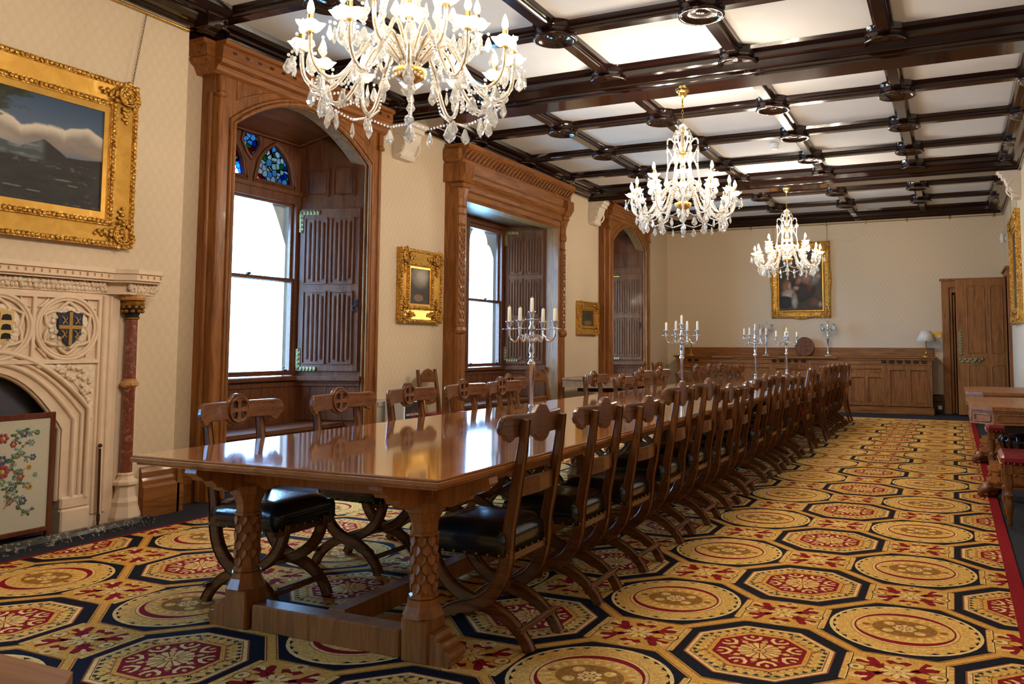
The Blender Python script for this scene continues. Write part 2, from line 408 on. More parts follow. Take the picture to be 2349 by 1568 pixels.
# cornice: glossy dark moulding round the room
CN = [(0, 3.69), (.035, 3.69), (.045, 3.705), (.045, 3.715), (.075, 3.73), (.10, 3.76), (.10, 3.775), (.13, 3.78), (.13, 3.80), (.17, 3.81), (.19, 3.84), (.20, 3.88), (0, 3.88)]
CN = [(o*1.45, z) for o, z in CN]
cn = MB()
cn.sweep(CN, (XL, YB), (XL, BY0), (1, 0)).sweep(CN, (-4.11, BY0-.2), (-4.11, BY1+.2), (1, 0)).sweep(CN, (XL, BY1), (XL, YF), (1, 0))
cn.sweep(CN, (-4.31, BY1), (-3.91, BY1), (0, 1))
struct(cn, 'trim_1', ebony)
struct(MB().sweep(CN, (XR, YB), (XR, YF), (-1, 0)), 'trim_2', ebony)
struct(MB().sweep(CN, (XL, YF), (XR, YF), (0, -1)), 'trim_3', ebony)
# brass picture rails just under the cornice
pr = MB(); pr.m = 0
pr.tube([(XL+.03, YF-.03, 3.655), (XR-.02, YF-.03, 3.655)], .009)
for i in range(9): pr.box(-4.0+i*.75, -3.98+i*.75, YF-.045, YF, 3.63, 3.70)
o = pr.build('picture_rail', old_brass); o['kind'] = 'structure'; o.name = 'trim_4'
o = MB().tube([(-4.07, BY0+.1, 3.655), (-4.07, BY1-.06, 3.655)], .011).blob((-4.07, BY1-.05, 3.655), (.018, .03, .018)).build('trim_5', brass); o['kind'] = 'structure'
o = MB().tube([(XR-.03, 4.0, 3.655), (XR-.03, YF-.05, 3.655)], .009).build('trim_6', old_brass); o['kind'] = 'structure'
# beams
BX = [-2.945, -1.692, -.438, .815]
def minor(p0, p1, out):
    m = MB()
    PR = [(-.085, 3.88), (-.078, 3.845), (-.055, 3.84), (-.055, 3.82), (-.045, 3.81), (-.045, 3.795), (.045, 3.795), (.045, 3.81), (.055, 3.82), (.055, 3.84), (.078, 3.845), (.085, 3.88)]
    m.sweep(PR, p0, p1, out); return m
ROWS = [-5.0, -3.7, -1.08, .23, 1.54, 4.30, 5.62, 6.94, 9.64, 10.96]
for x in BX: minor((x, YB), (x, YF), (1, 0)).build('cross_beam', ebony, ceil)
for y in ROWS: minor((XL, y), (XR, y), (0, 1)).build('cross_beam', ebony, ceil)
MAIN = [-2.38, 2.95, 8.28]
for y in MAIN:
    PR = [(-.34, 3.88), (-.33, 3.85), (-.27, 3.84), (-.27, 3.79), (-.22, 3.775), (-.20, 3.72), (-.17, 3.71), (-.17, 3.69), (-.15, 3.68), (-.15, 3.66)]
    PR = PR+[(-a, z) for a, z in PR[::-1]]
    MB().sweep(PR, (XL, y), (XR, y), (0, 1)).build('main_beam', ebony, ceil)
bp = MB().lathe([(.20, .13), (.178, .12), (.165, .06), (.165, .03), (.178, .025), (.185, .01), (.175, 0), (.158, 0), (.145, .010), (.125, .028), (.06, .036), (.05, .028), (.02, .022), (.0001, .020)], n=24)
boss = None
for y in ROWS[2:]+[2.72, 8.05]:
    for x in ([-4.2]+BX+[2.08]):
        if boss is None: boss = bp.build('ceiling_boss', ebony, ceil, (x, y, 3.755))
        else:
            c = boss.copy(); COL.objects.link(c); c.location = (x, y, 3.755); c.parent = ceil
# plaster corbels below the main beams
def corbel(y, side, k):
    m = MB(); s = 1 if side < 0 else -1; X = XL if side < 0 else XR
    pr = [(0, 3.70), (.30, 3.70), (.30, 3.66), (.27, 3.65), (.27, 3.62), (.235, 3.61), (.235, 3.57), (.20, 3.56), (.185, 3.50), (.15, 3.44), (.115, 3.38), (.11, 3.33), (.12, 3.30), (.10, 3.28), (0, 3.28)]
    m.sweep([(o*s, z) for o, z in pr], (X, y-.13), (X, y+.13), (1, 0))
    for yy in (y-.135, y+.135):   # curved cheek roll
        m.tube([(X+s*(.05+.12*sin(a)), yy, 3.43-.11*cos(a)) for a in [i*pi/8 for i in range(9)]], .014, 6)
    o = m.build('trim_%d' % k, skirt_plaster); o['kind'] = 'structure'
for k, (y, sd) in enumerate([(2.95, -1), (8.28, -1), (2.95, 1), (8.28, 1)]): corbel(y, sd, 7+k)

# ------------------------------------------------------------------ patterned carpet
CX0, CX1, CY0, CY1 = -3.63, 1.494, -5.3, 10.73
def clipx(poly, x0, x1):
    for sgn, lim in ((1, x0), (-1, x1)):
        out = []
        for i, p in enumerate(poly):
            q = poly[(i+1) % len(poly)]; a = sgn*(p[0]-lim); c = sgn*(q[0]-lim)
            if a >= 0: out.append(p)
            if (a >= 0) != (c >= 0):
                t = a/(a-c); out.append((p[0]+(q[0]-p[0])*t, p[1]+(q[1]-p[1])*t))
        poly = out
        if not poly: break
    return poly
cm = MB(); MI = dict(gold=0, tan=1, brown=2, crim=3, navy=4, rust=5, cream=6, green=7)
LAY = .0003
def put(poly, lay, mat, c=(0, 0)):
    cy = sum(p[1] for p in poly)/len(poly)
    poly = [(p[0]+c[0], p[1]+c[1]) for p in poly]
    xs = [p[0] for p in poly]
    if min(xs) < CX0 or max(xs) > CX1: poly = clipx(poly, CX0, CX1)
    if len(poly) < 3: return
    cm.m = MI[mat]; cm.flat(poly, lay*LAY)
def octa(a, k=.4142): return [(a, a*k), (a*k, a), (-a*k, a), (-a, a*k), (-a, -a*k), (-a*k, -a), (a*k, -a), (a, -a*k)]
def circ(r, n=24, ry=None): return [(r*cos(2*pi*i/n), (ry or r)*sin(2*pi*i/n)) for i in range(n)]
def turn(p, a): c, s = cos(a), sin(a); return [(x*c-y*s, x*s+y*c) for x, y in p]
def shift(p, dx, dy): return [(x+dx, y+dy) for x, y in p]
def petal(r0, r1, w): return [(r0, 0), (r0+(r1-r0)*.35, w), (r0+(r1-r0)*.75, w*.8), (r1, 0), (r0+(r1-r0)*.75, -w*.8), (r0+(r1-r0)*.35, -w)]
def leafhook(r0, r1, w): return [(r0, -w*.3), (r0+(r1-r0)*.4, w*.7), (r1*.92, w*1.5), (r1, w*.9), (r0+(r1-r0)*.7, w*.1), (r1*.98, -w*.8), (r1*.86, -w*1.3), (r0+(r1-r0)*.3, -w*.8)]
OCT, CIR, FLO = [], [], []
def sh(L, poly, lay, mat): L.append((poly, lay, mat))
# octagon medallion
sh(OCT, octa(.327), 1, 'navy')
sh(OCT, octa(.272), 2, 'rust'); sh(OCT, octa(.265), 3, 'cream'); sh(OCT, octa(.250), 4, 'rust'); sh(OCT, octa(.246), 5, 'tan')
for e in range(8):
    a0 = pi/4*e; n = 5
    for i in range(n):
        t = (i-(n-1)/2)*.038
        sh(OCT, turn([(.240, t-.013), (.244, t), (.240, t+.013), (.222, t)], a0), 6, 'green')
        sh(OCT, turn(shift(circ(.014, 8), .207, t), a0), 6, 'gold')
        sh(OCT, turn(shift(circ(.007, 6), .203, t), a0), 7, 'cream')
        sh(OCT, turn([(.190, t-.012), (.198, t-.019), (.203, t-.019), (.195, t)], a0), 7, 'rust')
    sh(OCT, turn([(.253, 0), (.245, .016), (.229, 0), (.245, -.016)], a0+pi/8), 7, 'green')
    sh(OCT, turn([(.249, 0), (.243, .009), (.234, 0), (.243, -.009)], a0+pi/8), 8, 'cream')
OCT = [([(x*1.045, y*1.045) for x, y in p], l, m_) for p, l, m_ in OCT]
sh(OCT, octa(.199), 7, 'rust'); sh(OCT, octa(.195), 8, 'gold'); sh(OCT, octa(.177), 9, 'crim'); n9 = len(OCT)
for e in range(8):
    a = pi/4*e+pi/8
    sh(OCT, turn([(.095, .0), (.115, .030), (.140, .038), (.150, .022), (.143, .026), (.126, .020), (.112, 0), (.126, -.020), (.143, -.026), (.150, -.022), (.140, -.038), (.115, -.030)], a), 10, 'cream')
    sh(OCT, turn(petal(.128, .158, .008), a), 10, 'tan')
    sh(OCT, turn(petal(.080, .112, .012), a+pi/8), 10, 'tan')
    sh(OCT, turn(shift(circ(.008, 6), .118, 0), a+pi/8), 11, 'rust')
for i in range(16): sh(OCT, turn([(.01, 0), (.074, -.0125), (.082, 0), (.074, .0125)], pi/8*i), 10, 'cream' if i % 2 else 'tan')
sh(OCT, circ(.026, 12), 11, 'rust'); sh(OCT, circ(.022, 12), 12, 'tan'); sh(OCT, circ(.008, 8), 13, 'rust')
OCT = OCT[:n9]+[([(x*1.10, y*1.10) for x, y in p], l, m_) for p, l, m_ in OCT[n9:]]
# circular medallion
sh(CIR, octa(.327), 1, 'navy')
sh(CIR, circ(.300, 40), 2, 'cream'); sh(CIR, circ(.284, 40), 3, 'tan')
for i in range(28):
    a = 2*pi*i/28
    if abs(cos(a)) > .35 or i % 2: sh(CIR, turn([(.283, -.024), (.286, 0), (.283, .024), (.277, .008), (.270, 0), (.277, -.008)], a), 4, 'navy')
sh(CIR, circ(.268, 40), 5, 'tan')
for i in range(24):
    sh(CIR, turn(shift(circ(.012, 7), .240, 0), 2*pi*i/24), 6, 'gold'); sh(CIR, turn(shift(circ(.006, 6), .240, 0), 2*pi*i/24), 7, 'cream')
sh(CIR, circ(.214, 36), 6, 'rust'); sh(CIR, circ(.211, 36), 7, 'cream'); sh(CIR, circ(.199, 36), 8, 'crim'); sh(CIR, circ(.192, 36, .166), 9, 'tan')
sh(CIR, circ(.168, 30, .140), 10, 'gold')
for i in range(22):
    a = 2*pi*i/22; sh(CIR, shift(turn(petal(-.012, .020, .010), a), .150*cos(a), .122*sin(a)), 11, 'cream')
sh(CIR, circ(.128, 26, .100), 11, 'brown')
for sx, sy in ((1, 1), (-1, 1), (1, -1), (-1, -1)):
    sh(CIR, shift(circ(.024, 8), sx*.062, sy*.045), 12, 'tan'); sh(CIR, shift(circ(.012, 8), sx*.070, sy*.050), 13, 'cream')
for i in range(8): sh(CIR, turn(petal(.008, .048, .014), pi/4*i), 12, 'cream'); sh(CIR, turn(petal(.014, .030, .005), pi/4*i+pi/8), 13, 'rust')
sh(CIR, circ(.012, 8), 14, 'tan')
for sx in (1, -1): sh(CIR, shift(circ(.011, 8), sx*.180, 0), 11, 'cream'); sh(CIR, turn(petal(.13, .17, .012), 0 if sx > 0 else pi), 12, 'rust')
CIR = [([(x*1.045, y*1.045) for x, y in p], l, m_) for p, l, m_ in CIR]
# flower square between the medallions
sh(FLO, [(-.192, -.14), (.192, -.14), (.192, .14), (-.192, .14)], 2, 'gold')
for s_ in (1, -1):
    sh(FLO, [(s_*.172, -.14), (s_*.178, -.14), (s_*.178, .14), (s_*.172, .14)], 3, 'cream')
    sh(FLO, [(s_*.180, -.14), (s_*.197, -.14), (s_*.197, .14), (s_*.180, .14)], 3, 'tan')
    for k in range(7): sh(FLO, shift(circ(.006, 6), s_*.1885, -.12+.04*k), 4, 'gold')
    sh(FLO, [(s_*.197, -.135), (s_*.200, -.135), (s_*.200, .135), (s_*.197, .135)], 3, 'rust')
    for k in (-1, 1):
        sh(FLO, [(s_*.050, k*.030), (s_*.080, k*.062), (s_*.112, k*.060), (s_*.100, k*.042), (s_*.118, k*.022), (s_*.088, k*.028), (s_*.066, k*.014)], 5, 'crim')
        sh(FLO, [(s_*.030, k*.075), (s_*.050, k*.105), (s_*.026, k*.118), (s_*.0, k*.098), (s_*.0, k*.086), (s_*.016, k*.088)], 5, 'crim')
        sh(FLO, [(s_*.012, k*.148), (s_*.060, k*.150), (s_*.090, k*.138), (s_*.060, k*.143)], 4, 'cream')
        sh(FLO, shift(circ(.022, 9), s_*.146, k*.085), 3, 'cream')
        sh(FLO, shift(circ(.015, 8), s_*.146, k*.085), 4, 'tan')
    for k in (-1, 1): sh(FLO, [(s_*.130, k*.178), (-s_*.0, k*.178), (-s_*.0, k*.174), (s_*.13, k*.174)], 3, 'brown')
    sh(FLO, shift(circ(.036, 10), s_*.145, 0), 3, 'brown'); sh(FLO, shift(circ(.029, 10), s_*.145, 0), 4, 'cream'); sh(FLO, shift(circ(.012, 8), s_*.150, 0), 5, 'brown')
    sh(FLO, shift(circ(.038, 10), 0, s_*.135), 3, 'cream'); sh(FLO, shift(circ(.030, 10), 0, s_*.138), 4, 'tan'); sh(FLO, shift(circ(.012, 8), 0, s_*.146), 5, 'rust')
for q in range(4):
    a = atan2(.14, .19)*(1 if q % 2 == 0 else -1)+pi*(q//2)
    sh(FLO, turn(leafhook(.080, .170, .033), a), 4, 'crim'); sh(FLO, turn(petal(.125, .172, .010), a+.05), 5, 'cream')
    sh(FLO, turn([(.045, -.018), (.066, -.006), (.092, -.016), (.085, .004), (.095, .018), (.064, .010), (.045, .016)], a-.12), 5, 'crim')
for q in range(8):
    sh(FLO, turn(petal(.010, .070, .015), pi/4*q), 6, 'cream'); sh(FLO, turn(petal(.028, .052, .004), pi/4*q+pi/8), 7, 'rust')
sh(FLO, circ(.018, 8), 7, 'tan'); sh(FLO, circ(.006, 6), 8, 'rust')
put([(CX0, CY0), (CX1, CY0), (CX1, CY1), (CX0, CY1)], 0, 'gold')
S = .52
for i in range(-8, 5):
    for j in range(-11, 21):
        c = (i*S, j*S)
        if c[0] < CX0-.33 or c[0] > CX1+.33: continue
        if c[1] > CY1-.02 or c[1] < CY0+.02: continue
        L = FLO if (i+j) % 2 == 0 else (OCT if i % 2 else CIR)
        lod = c[1] > 6.5
        for poly, lay, mat in L:
            if lod and lay > 11: continue
            if c[1]+max(p[1] for p in poly) > CY1 or c[1]+min(p[1] for p in poly) < CY0: continue
            put(poly, lay, mat, c)
def band_line(a, c, w, lay, mat):
    d = (c[0]-a[0], c[1]-a[1]); l = hypot(*d); n = (-d[1]/l*w, d[0]/l*w)
    put([(a[0]+n[0], a[1]+n[1]), (c[0]+n[0], c[1]+n[1]), (c[0]-n[0], c[1]-n[1]), (a[0]-n[0], a[1]-n[1])], lay, mat)
for i in range(-8, 5):   # thin outline of every black octagon
    for j in range(-10, 20):
        if (i+j) % 2 == 0: continue
        o8 = [(x+i*S, y+j*S) for x, y in octa(.349)]
        for k in range(8):
            a, c = o8[k], o8[(k+1) % 8]
            if max(a[0], c[0]) < CX1 and min(a[0], c[0]) > CX0: band_line(a, c, .0022, 2, 'rust')
carpet = cm.build('patterned_carpet', [c_gold, c_tan, c_brown, c_crim, c_navy, c_rust, c_cream, c_green], None, (0, 0, 0), fix=False)
tag(carpet, 'gold and black carpet woven with octagon and round medallions under the long table', 'carpet')
bd = MB().box(CX1, CX1+.066, CY0, CY1, -.011, .003).box(CX0-.022, CX0, CY0, CY1, -.011, .003).box(CX0, CX1, CY1, CY1+.02, -.011, .002)
bd.build('carpet_border', c_crim, carpet)

# ------------------------------------------------------------------ window bays
def tudor(cy, hw, zs, za, n=9, flip=False):
    # pointed four-centre arch from (cy-hw,zs) over the apex to (cy+hw,zs)
    L = []
    for i in range(n+1):
        t = i/n
        x = -hw+hw*t; z = zs+(za-zs)*(1-(1-t)**2.1)*.86+(za-zs)*.14*t
        L.append((cy+x, z))
    return L+[(2*cy-y, z) for y, z in L[::-1][1:]]
def linen_panel(m, P, u0, u1, z0, z1, folds=True, ribs=4):
    # P(u,z,d): point on a panel plane, d towards the room
    def bx(a, b, c, d, e0, e1):
        vs = [P(u, z, e) for u in (a, b) for z in (c, d) for e in (e0, e1)]
        m.add(vs, [(0, 1, 3, 2), (4, 6, 7, 5), (0, 4, 5, 1), (2, 3, 7, 6), (0, 2, 6, 4), (1, 5, 7, 3)])
    bx(u0, u1, z0, z1, .001, .004)
    e = .012
    for a, b_, c, d in ((u0, u0+e, z0, z1), (u1-e, u1, z0, z1), (u0, u1, z0, z0+e), (u0, u1, z1-e, z1)): bx(a, b_, c, d, .003, .018)
    if folds:
        w = (u1-u0-2*e-.03)/ribs
        for k in range(ribs):
            a = u0+e+.015+w*k; t = .03+.02*abs(k-(ribs-1)/2)
            bx(a+w*.18, a+w*.82, z0+t, z1-t, .003, .016); bx(a+w*.36, a+w*.64, z0+t-.012, z1-t+.012, .012, .022)
    else: bx(u0+.03, u1-.03, z0+.03, z1-.03, .003, .010)
def splay(parent, p0, p1, wood_b, zs, ztop, panels=(2, 2), zsh=(.97, 2.62), hinge=None, lock=True):
    # p0 at the window, p1 at the room side
    d = Vector((p1[0]-p0[0], p1[1]-p0[1])); L = d.length; d /= L
    n = Vector((d[1], -d[0]))
    cyc = Vector((1, 0)); n = n if n.x > 0 else -n
    P = lambda u, z, e: (p0[0]+d[0]*u+n[0]*e, p0[1]+d[1]*u+n[1]*e, z)
    def bx(m, a, b, c, dd, e0, e1):
        vs = [P(u, z, e) for u in (a, b) for z in (c, dd) for e in (e0, e1)]
        m.add(vs, [(0, 1, 3, 2), (4, 6, 7, 5), (0, 4, 5, 1), (2, 3, 7, 6), (0, 2, 6, 4), (1, 5, 7, 3)])
    m = MB(); bx(m, 0, L, -.012, ztop, -.05, 0); m.build('splay_lining', wood_b['z'], parent)
    # dado boards and sill
    m = MB(); k = 4
    for i in range(k): bx(m, L*i/k+.003, L*(i+1)/k-.003, .48, zs-.10, 0, .012)
    bx(m, 0, L, zs-.10, zs-.05, 0, .025); m.build('dado_boards', wood_b['z'], parent)
    m = MB(); bx(m, 0, L+.01, zs-.045, zs, 0, .06); bx(m, 0, L+.005, zs-.065, zs-.045, 0, .04); m.build('sill', wood_b['y'], parent)
    # shutter leaf
    z0, z1 = zsh; u0, u1 = .035, L-.03
    sh_ = MB(); bx(sh_, u0, u1, z0, z1, .002, .024)
    leaf = sh_.build('shutter', wood_b['z'], parent)
    m = MB(); nc = 2; cw = (u1-u0-.07)/nc
    rows = 2 if panels[0] else 0
    PP = lambda u, z, e: P(u, z, e+.022)
    rr = [(z0+.07, z0+(z1-z0)*.49), (z0+(z1-z0)*.49+.07, z1-.09)] if panels[1] == 2 else [(z0+.06+(z1-z0-.1)*q/3, z0+(z1-z0-.1)*(q+1)/3) for q in range(3)]
    for a, b_ in rr:
        for c in range(nc):
            linen_panel(m, PP, u0+.045+cw*c, u0+.045+cw*c+cw-.035, a, b_)
    m.build('linenfold_panel', wood_b['z'], leaf)
    for zc, sg, mt in hinge or ():
        m = MB()
        bx(m, u0-.012, u0+.03, zc-.02*sg-.0, zc+sg*(-.24), .024, .034); bx(m, u0-.012, u0+.20, zc-.02*sg, zc-.062*sg, .024, .034)
        for q in range(5):
            m.blob(P(u0+.05+q*.036, zc-.04*sg, .034), (.012, .012, .024)); m.blob(P(u0+.012, zc-.05*sg-q*.045*sg, .034), (.014, .014, .020))
        bx(m, u0-.035, u0-.008, zc-.05*sg, zc-.15*sg, .0, .030)
        m.build('strap_hinge', mt, leaf)
    if lock:
        m = MB(); zc = z0+(z1-z0)*.38
        bx(m, u1-.05, u1-.01, zc+.02, zc+.09, .024, .032)
        c0 = Vector(P(u1-.03, zc, .04)); dd = Vector((d[0], d[1], 0))
        m.tube([c0+dd*(.022*sin(a))+Vector((0, 0, .03*cos(a))) for a in [i*pi/5 for i in range(11)]], .006, 6)
        m.build('latch', iron, leaf)
    # upper two small panels
    if ztop-z1 > .35:
        m = MB(); zt = min(ztop-.12, z1+.42)
        for c in range(nc): linen_panel(m, P, u0+.05+cw*c, u0+.05+cw*c+cw-.045, z1+.13, zt, False)
        m.build('upper_panel', wood_b['z'], parent)
def bench(parent, xw, cy, ch, hw, z=.46, xf=-4.34):
    m = MB().prism([(xw, cy-ch), (xf, cy-hw), (xf, cy+hw), (xw, cy+ch)], z-.035, z, 'z'); m.build('window_seat', oak_bay['y'], parent)
    m = MB().box(xf-.04, xf-.02, cy-hw, cy+hw, -.012, z-.035)
    for i in range(12): m.box(xf-.02, xf-.008, cy-hw+2*hw*i/12+.004, cy-hw+2*hw*(i+1)/12-.004, 0, z-.05)
    m.build('seat_front', oak_bay['z'], parent)
def sash(parent, x, y0, y1, z0, zm, z1, wd, hooks=True):
    fr = MB(); f = .035
    for za, zb, xx in ((z0, zm+.02, x+.03), (zm-.02, z1, x)):
        fr.box(xx, xx+.03, y0, y0+f, za, zb).box(xx, xx+.03, y1-f, y1, za, zb).box(xx, xx+.03, y0, y1, zb-f, zb).box(xx, xx+.03, y0, y1, za, za+f*(1.3 if za == z0 else 1))
    o = fr.build('sash', wd, parent)
    MB().box(x+.012, x+.015, y0+.02, y1-.02, z0+.02, z1-.02).build('glass_pane', pane_m, o)
    if hooks:
        m = MB()
        for yy in (y0+.07, y1-.12): m.box(x+.06, x+.075, yy, yy+.04, z0+.045, z0+.055).tube([(x+.065, yy+.01+.012*cos(a), z0+.07+.012*sin(a)) for a in (0, 1, 2, 3, 4)], .004, 5)
        m.box(x+.06, x+.085, (y0+y1)/2-.02, (y0+y1)/2+.02, zm+.02, zm+.04)
        m.build('sash_lift', iron, o)
ext_stone = plain('weathered_stone', (.56, .56, .54), .9, var=.1, scale=8, bmp=.004)
def ext_frame(parent, x, y0, y1, z0, zs, za, foil=False, inset=.055):
    c = (y0+y1)/2; hw = (y1-y0)/2-inset
    if foil:
        top = []
        for i in range(7):
            t = i/6; top.append((c-hw*(1-.42*t), zs+(za-zs)*.42*(1-(1-t)**2)))
        for i in range(1, 8):
            t = i/7; top.append((c-hw*.58*(1-t**1.7), zs+(za-zs)*(.42+.58*(1-(1-t)**1.5))))
        top = top+[(2*c-y, z) for y, z in top[::-1][1:]]
    else: top = tudor(c, hw, zs, za, 8)
    hole = [(c-hw, z0)]+top+[(c+hw, z0)]
    MB().prism([(y0-.2, z0-.3), (y1+.2, z0-.3), (y1+.2, za+.5), (y0-.2, za+.5)], x-.13, x-.05, 'x', [hole]).build('stone_surround', ext_stone, parent)
def arched_bay(k, cy, glaze=True):
    w = sroot('window_%d' % k); xw, ch, hi, ho, xf = -4.85, .66, .87, 1.035, -4.12
    zs, za, ztop = 3.06, 3.43, 3.50
    # front frame with four-centred arch
    hole = [(cy-hi, -.012)]+tudor(cy, hi, zs, za)+[(cy+hi, -.012)]
    outer = [(cy-ho, -.012), (cy-hi, -.012)]+tudor(cy, hi, zs, za)+[(cy+hi, -.012), (cy+ho, -.012), (cy+ho, ztop), (cy-ho, ztop)]
    MB().prism(outer, XL-.02, xf, 'x').build('arched_surround', oak['z'], w)
    m = MB()
    for r_, off, xx in ((.020, .0, xf), (.015, .035, xf+.004), (.016, -.012, xf-.04)):
        pts = [(xx, cy-hi-off, 0)]+[(xx, y+(y-cy)/hi*off, z+off*.8) for y, z in tudor(cy, hi, zs, za)]+[(xx, cy+hi+off, 0)]
        m.tube(pts, r_, 8)
    m.build('arch_moulding', oak['z'], w)
    m = MB()     # outer edge rolls and small capitals
    for s_ in (-1, 1):
        m.tube([(xf, cy+s_*(ho-.02), 0), (xf, cy+s_*(ho-.02), 3.28)], .022, 8); m.tube([(xf-.08, cy+s_*(ho+.005), 0), (xf-.08, cy+s_*(ho+.005), 3.28)], .02, 8)
        m.box(xf-.03, xf+.04, cy+s_*(ho-.06), cy+s_*(ho+.02), 3.24, 3.28, .01).box(xf-.02, xf+.03, cy+s_*(ho-.05), cy+s_*(ho+.012), 3.28, 3.42, .01)
    m.build('edge_roll', oak['z'], w)
    m = MB()     # sunk spandrel panels
    for s_ in (-1, 1):
        A, B_, C_ = (cy+s_*(hi-.02), 3.44), (cy+s_*.26, 3.455), (cy+s_*(hi-.02), zs+.20)
        pts = [A, B_]+[(cy+s_*(.26+(hi-.28)*t), 3.455-(3.455-zs-.20)*t**1.6) for t in (.25, .5, .75)]+[C_]
        m.tube([(xf+.002, y, z) for y, z in pts+[A]], .009, 6)
    m.build('spandrel_moulding', oak['y'], w)
    m = MB()
    pr_ = [(0, 3.42), (.03, 3.44), (.05, 3.48), (.085, 3.50), (.10, 3.53), (.09, 3.545), (.10, 3.56), (.10, 3.63), (.13, 3.64), (.13, 3.675), (0, 3.675)]
    Q = [(o-.19+.0, z) for o, z in pr_]
    m.sweep([(o, z) for o, z in pr_], (xf, cy-ho-.06), (xf, cy+ho+.06), (1, 0))
    m.box(XL-.01, xf+.001, cy-ho-.06, cy+ho+.06, 3.42, 3.675)
    for s_ in (-1, 1): m.sweep(pr_[:-1]+[(0, 3.675)], (XL, cy+s_*(ho+.04)), (xf+.01, cy+s_*(ho+.04)), (0, s_))
    m.m = 1
    for i in range(16): m.box(xf+.098, xf+.104, cy-ho+.04+i*.133, cy-ho+.075+i*.133, 3.585, 3.605)
    m.build('cornice', [oak['y'], mahog], w)
    # bay lining
    for s_ in (-1, 1):
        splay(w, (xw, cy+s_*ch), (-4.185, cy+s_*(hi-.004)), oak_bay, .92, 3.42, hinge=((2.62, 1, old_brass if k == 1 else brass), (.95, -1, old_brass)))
    vs = [(xw, cy-ch, 3.25), (-4.32, cy-hi, 3.46), (-4.32, cy+hi, 3.46), (xw, cy+ch, 3.25)]
    m = MB().add(vs+[(x, y, z+.04) for x, y, z in vs], [(0, 1, 2, 3), (7, 6, 5, 4), (0, 4, 5, 1), (1, 5, 6, 2), (2, 6, 7, 3), (3, 7, 4, 0)])
    m.tube([(xw+.06, cy-ch+.08, 3.26), (-4.4, cy-hi+.12, 3.43)], .014, 6).tube([(xw+.06, cy+ch-.08, 3.26), (-4.4, cy+hi-.12, 3.43)], .014, 6).tube([(xw+.06, cy-ch+.08, 3.26), (xw+.06, cy+ch-.08, 3.26)], .014, 6)
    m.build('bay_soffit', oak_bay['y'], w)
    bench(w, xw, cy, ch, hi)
    # window wall: dado, sash frame, transom and tracery
    m = MB()
    for i in range(9): m.box(xw, xw+.012, cy-ch+2*ch*i/9+.003, cy-ch+2*ch*(i+1)/9-.003, .46, .83)
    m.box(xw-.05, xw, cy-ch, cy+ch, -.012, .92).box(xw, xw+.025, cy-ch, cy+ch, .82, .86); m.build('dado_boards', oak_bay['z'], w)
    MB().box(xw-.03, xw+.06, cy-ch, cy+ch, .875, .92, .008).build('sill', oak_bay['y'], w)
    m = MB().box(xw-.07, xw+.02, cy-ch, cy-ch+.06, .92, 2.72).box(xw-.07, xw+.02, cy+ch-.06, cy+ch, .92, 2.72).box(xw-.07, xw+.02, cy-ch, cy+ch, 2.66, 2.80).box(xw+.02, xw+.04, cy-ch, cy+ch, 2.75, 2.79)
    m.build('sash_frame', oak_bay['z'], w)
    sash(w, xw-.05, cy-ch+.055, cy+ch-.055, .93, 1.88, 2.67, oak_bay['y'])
    # tracery
    def light(c, hw_, z0, zt, n=7):
        L = [(c-hw_*(1-i/n), z0+.03+(zt-z0-.03)*sqrt(max(0, 1-((2-i/n)/2)**2))/sqrt(.75)) for i in range(n+1)]
        return [(c-hw_, z0)]+L+[(2*c-y, z) for y, z in L[::-1][1:]]+[(c+hw_, z0)]
    def quatre(c, hw_, z0, z1):
        zm = (z0+z1)/2
        return [(c, z0), (c+hw_*.5, z0+.05), (c+hw_, zm-.02), (c+hw_*.85, zm+.06), (c, z1), (c-hw_*.85, zm+.06), (c-hw_, zm-.02), (c-hw_*.5, z0+.05)]
    holes = [light(cy-.31, .225, 2.84, 3.21), light(cy+.31, .225, 2.84, 3.21), quatre(cy, .105, 3.03, 3.35)]
    m = MB().prism([(cy-ch, 2.79), (cy+ch, 2.79), (cy+ch, 3.42), (cy-ch, 3.42)], xw-.03, xw+.01, 'x', holes)
    for h in holes:
        c0 = (sum(p[0] for p in h)/len(h), sum(p[1] for p in h)/len(h))
        for q, (e, r_) in enumerate(((.02, .014), (.05, .011))):
            m.tube([(xw+.012+.006*q, c0[0]+(p[0]-c0[0])*(1+e*4), c0[1]+(p[1]-c0[1])*(1+e*3)) for p in h+[h[0]]], r_, 6)
    m.build('tracery', oak_bay['z'], w)
    m = MB(); m.box(xw-.025, xw-.02, cy-ch+.03, cy+ch-.03, 2.81, 3.30); m.build('stained_glass', stained_m, w)
    if glaze: ext_frame(w, xw-.05, cy-ch+.02, cy+ch-.02, .8, 2.25, 3.0)
    return w
arched_bay(1, 1.345); arched_bay(3, 9.62); arched_bay(4, -4.035)   # the fourth, unseen behind the camera, is added for daylight on the near table

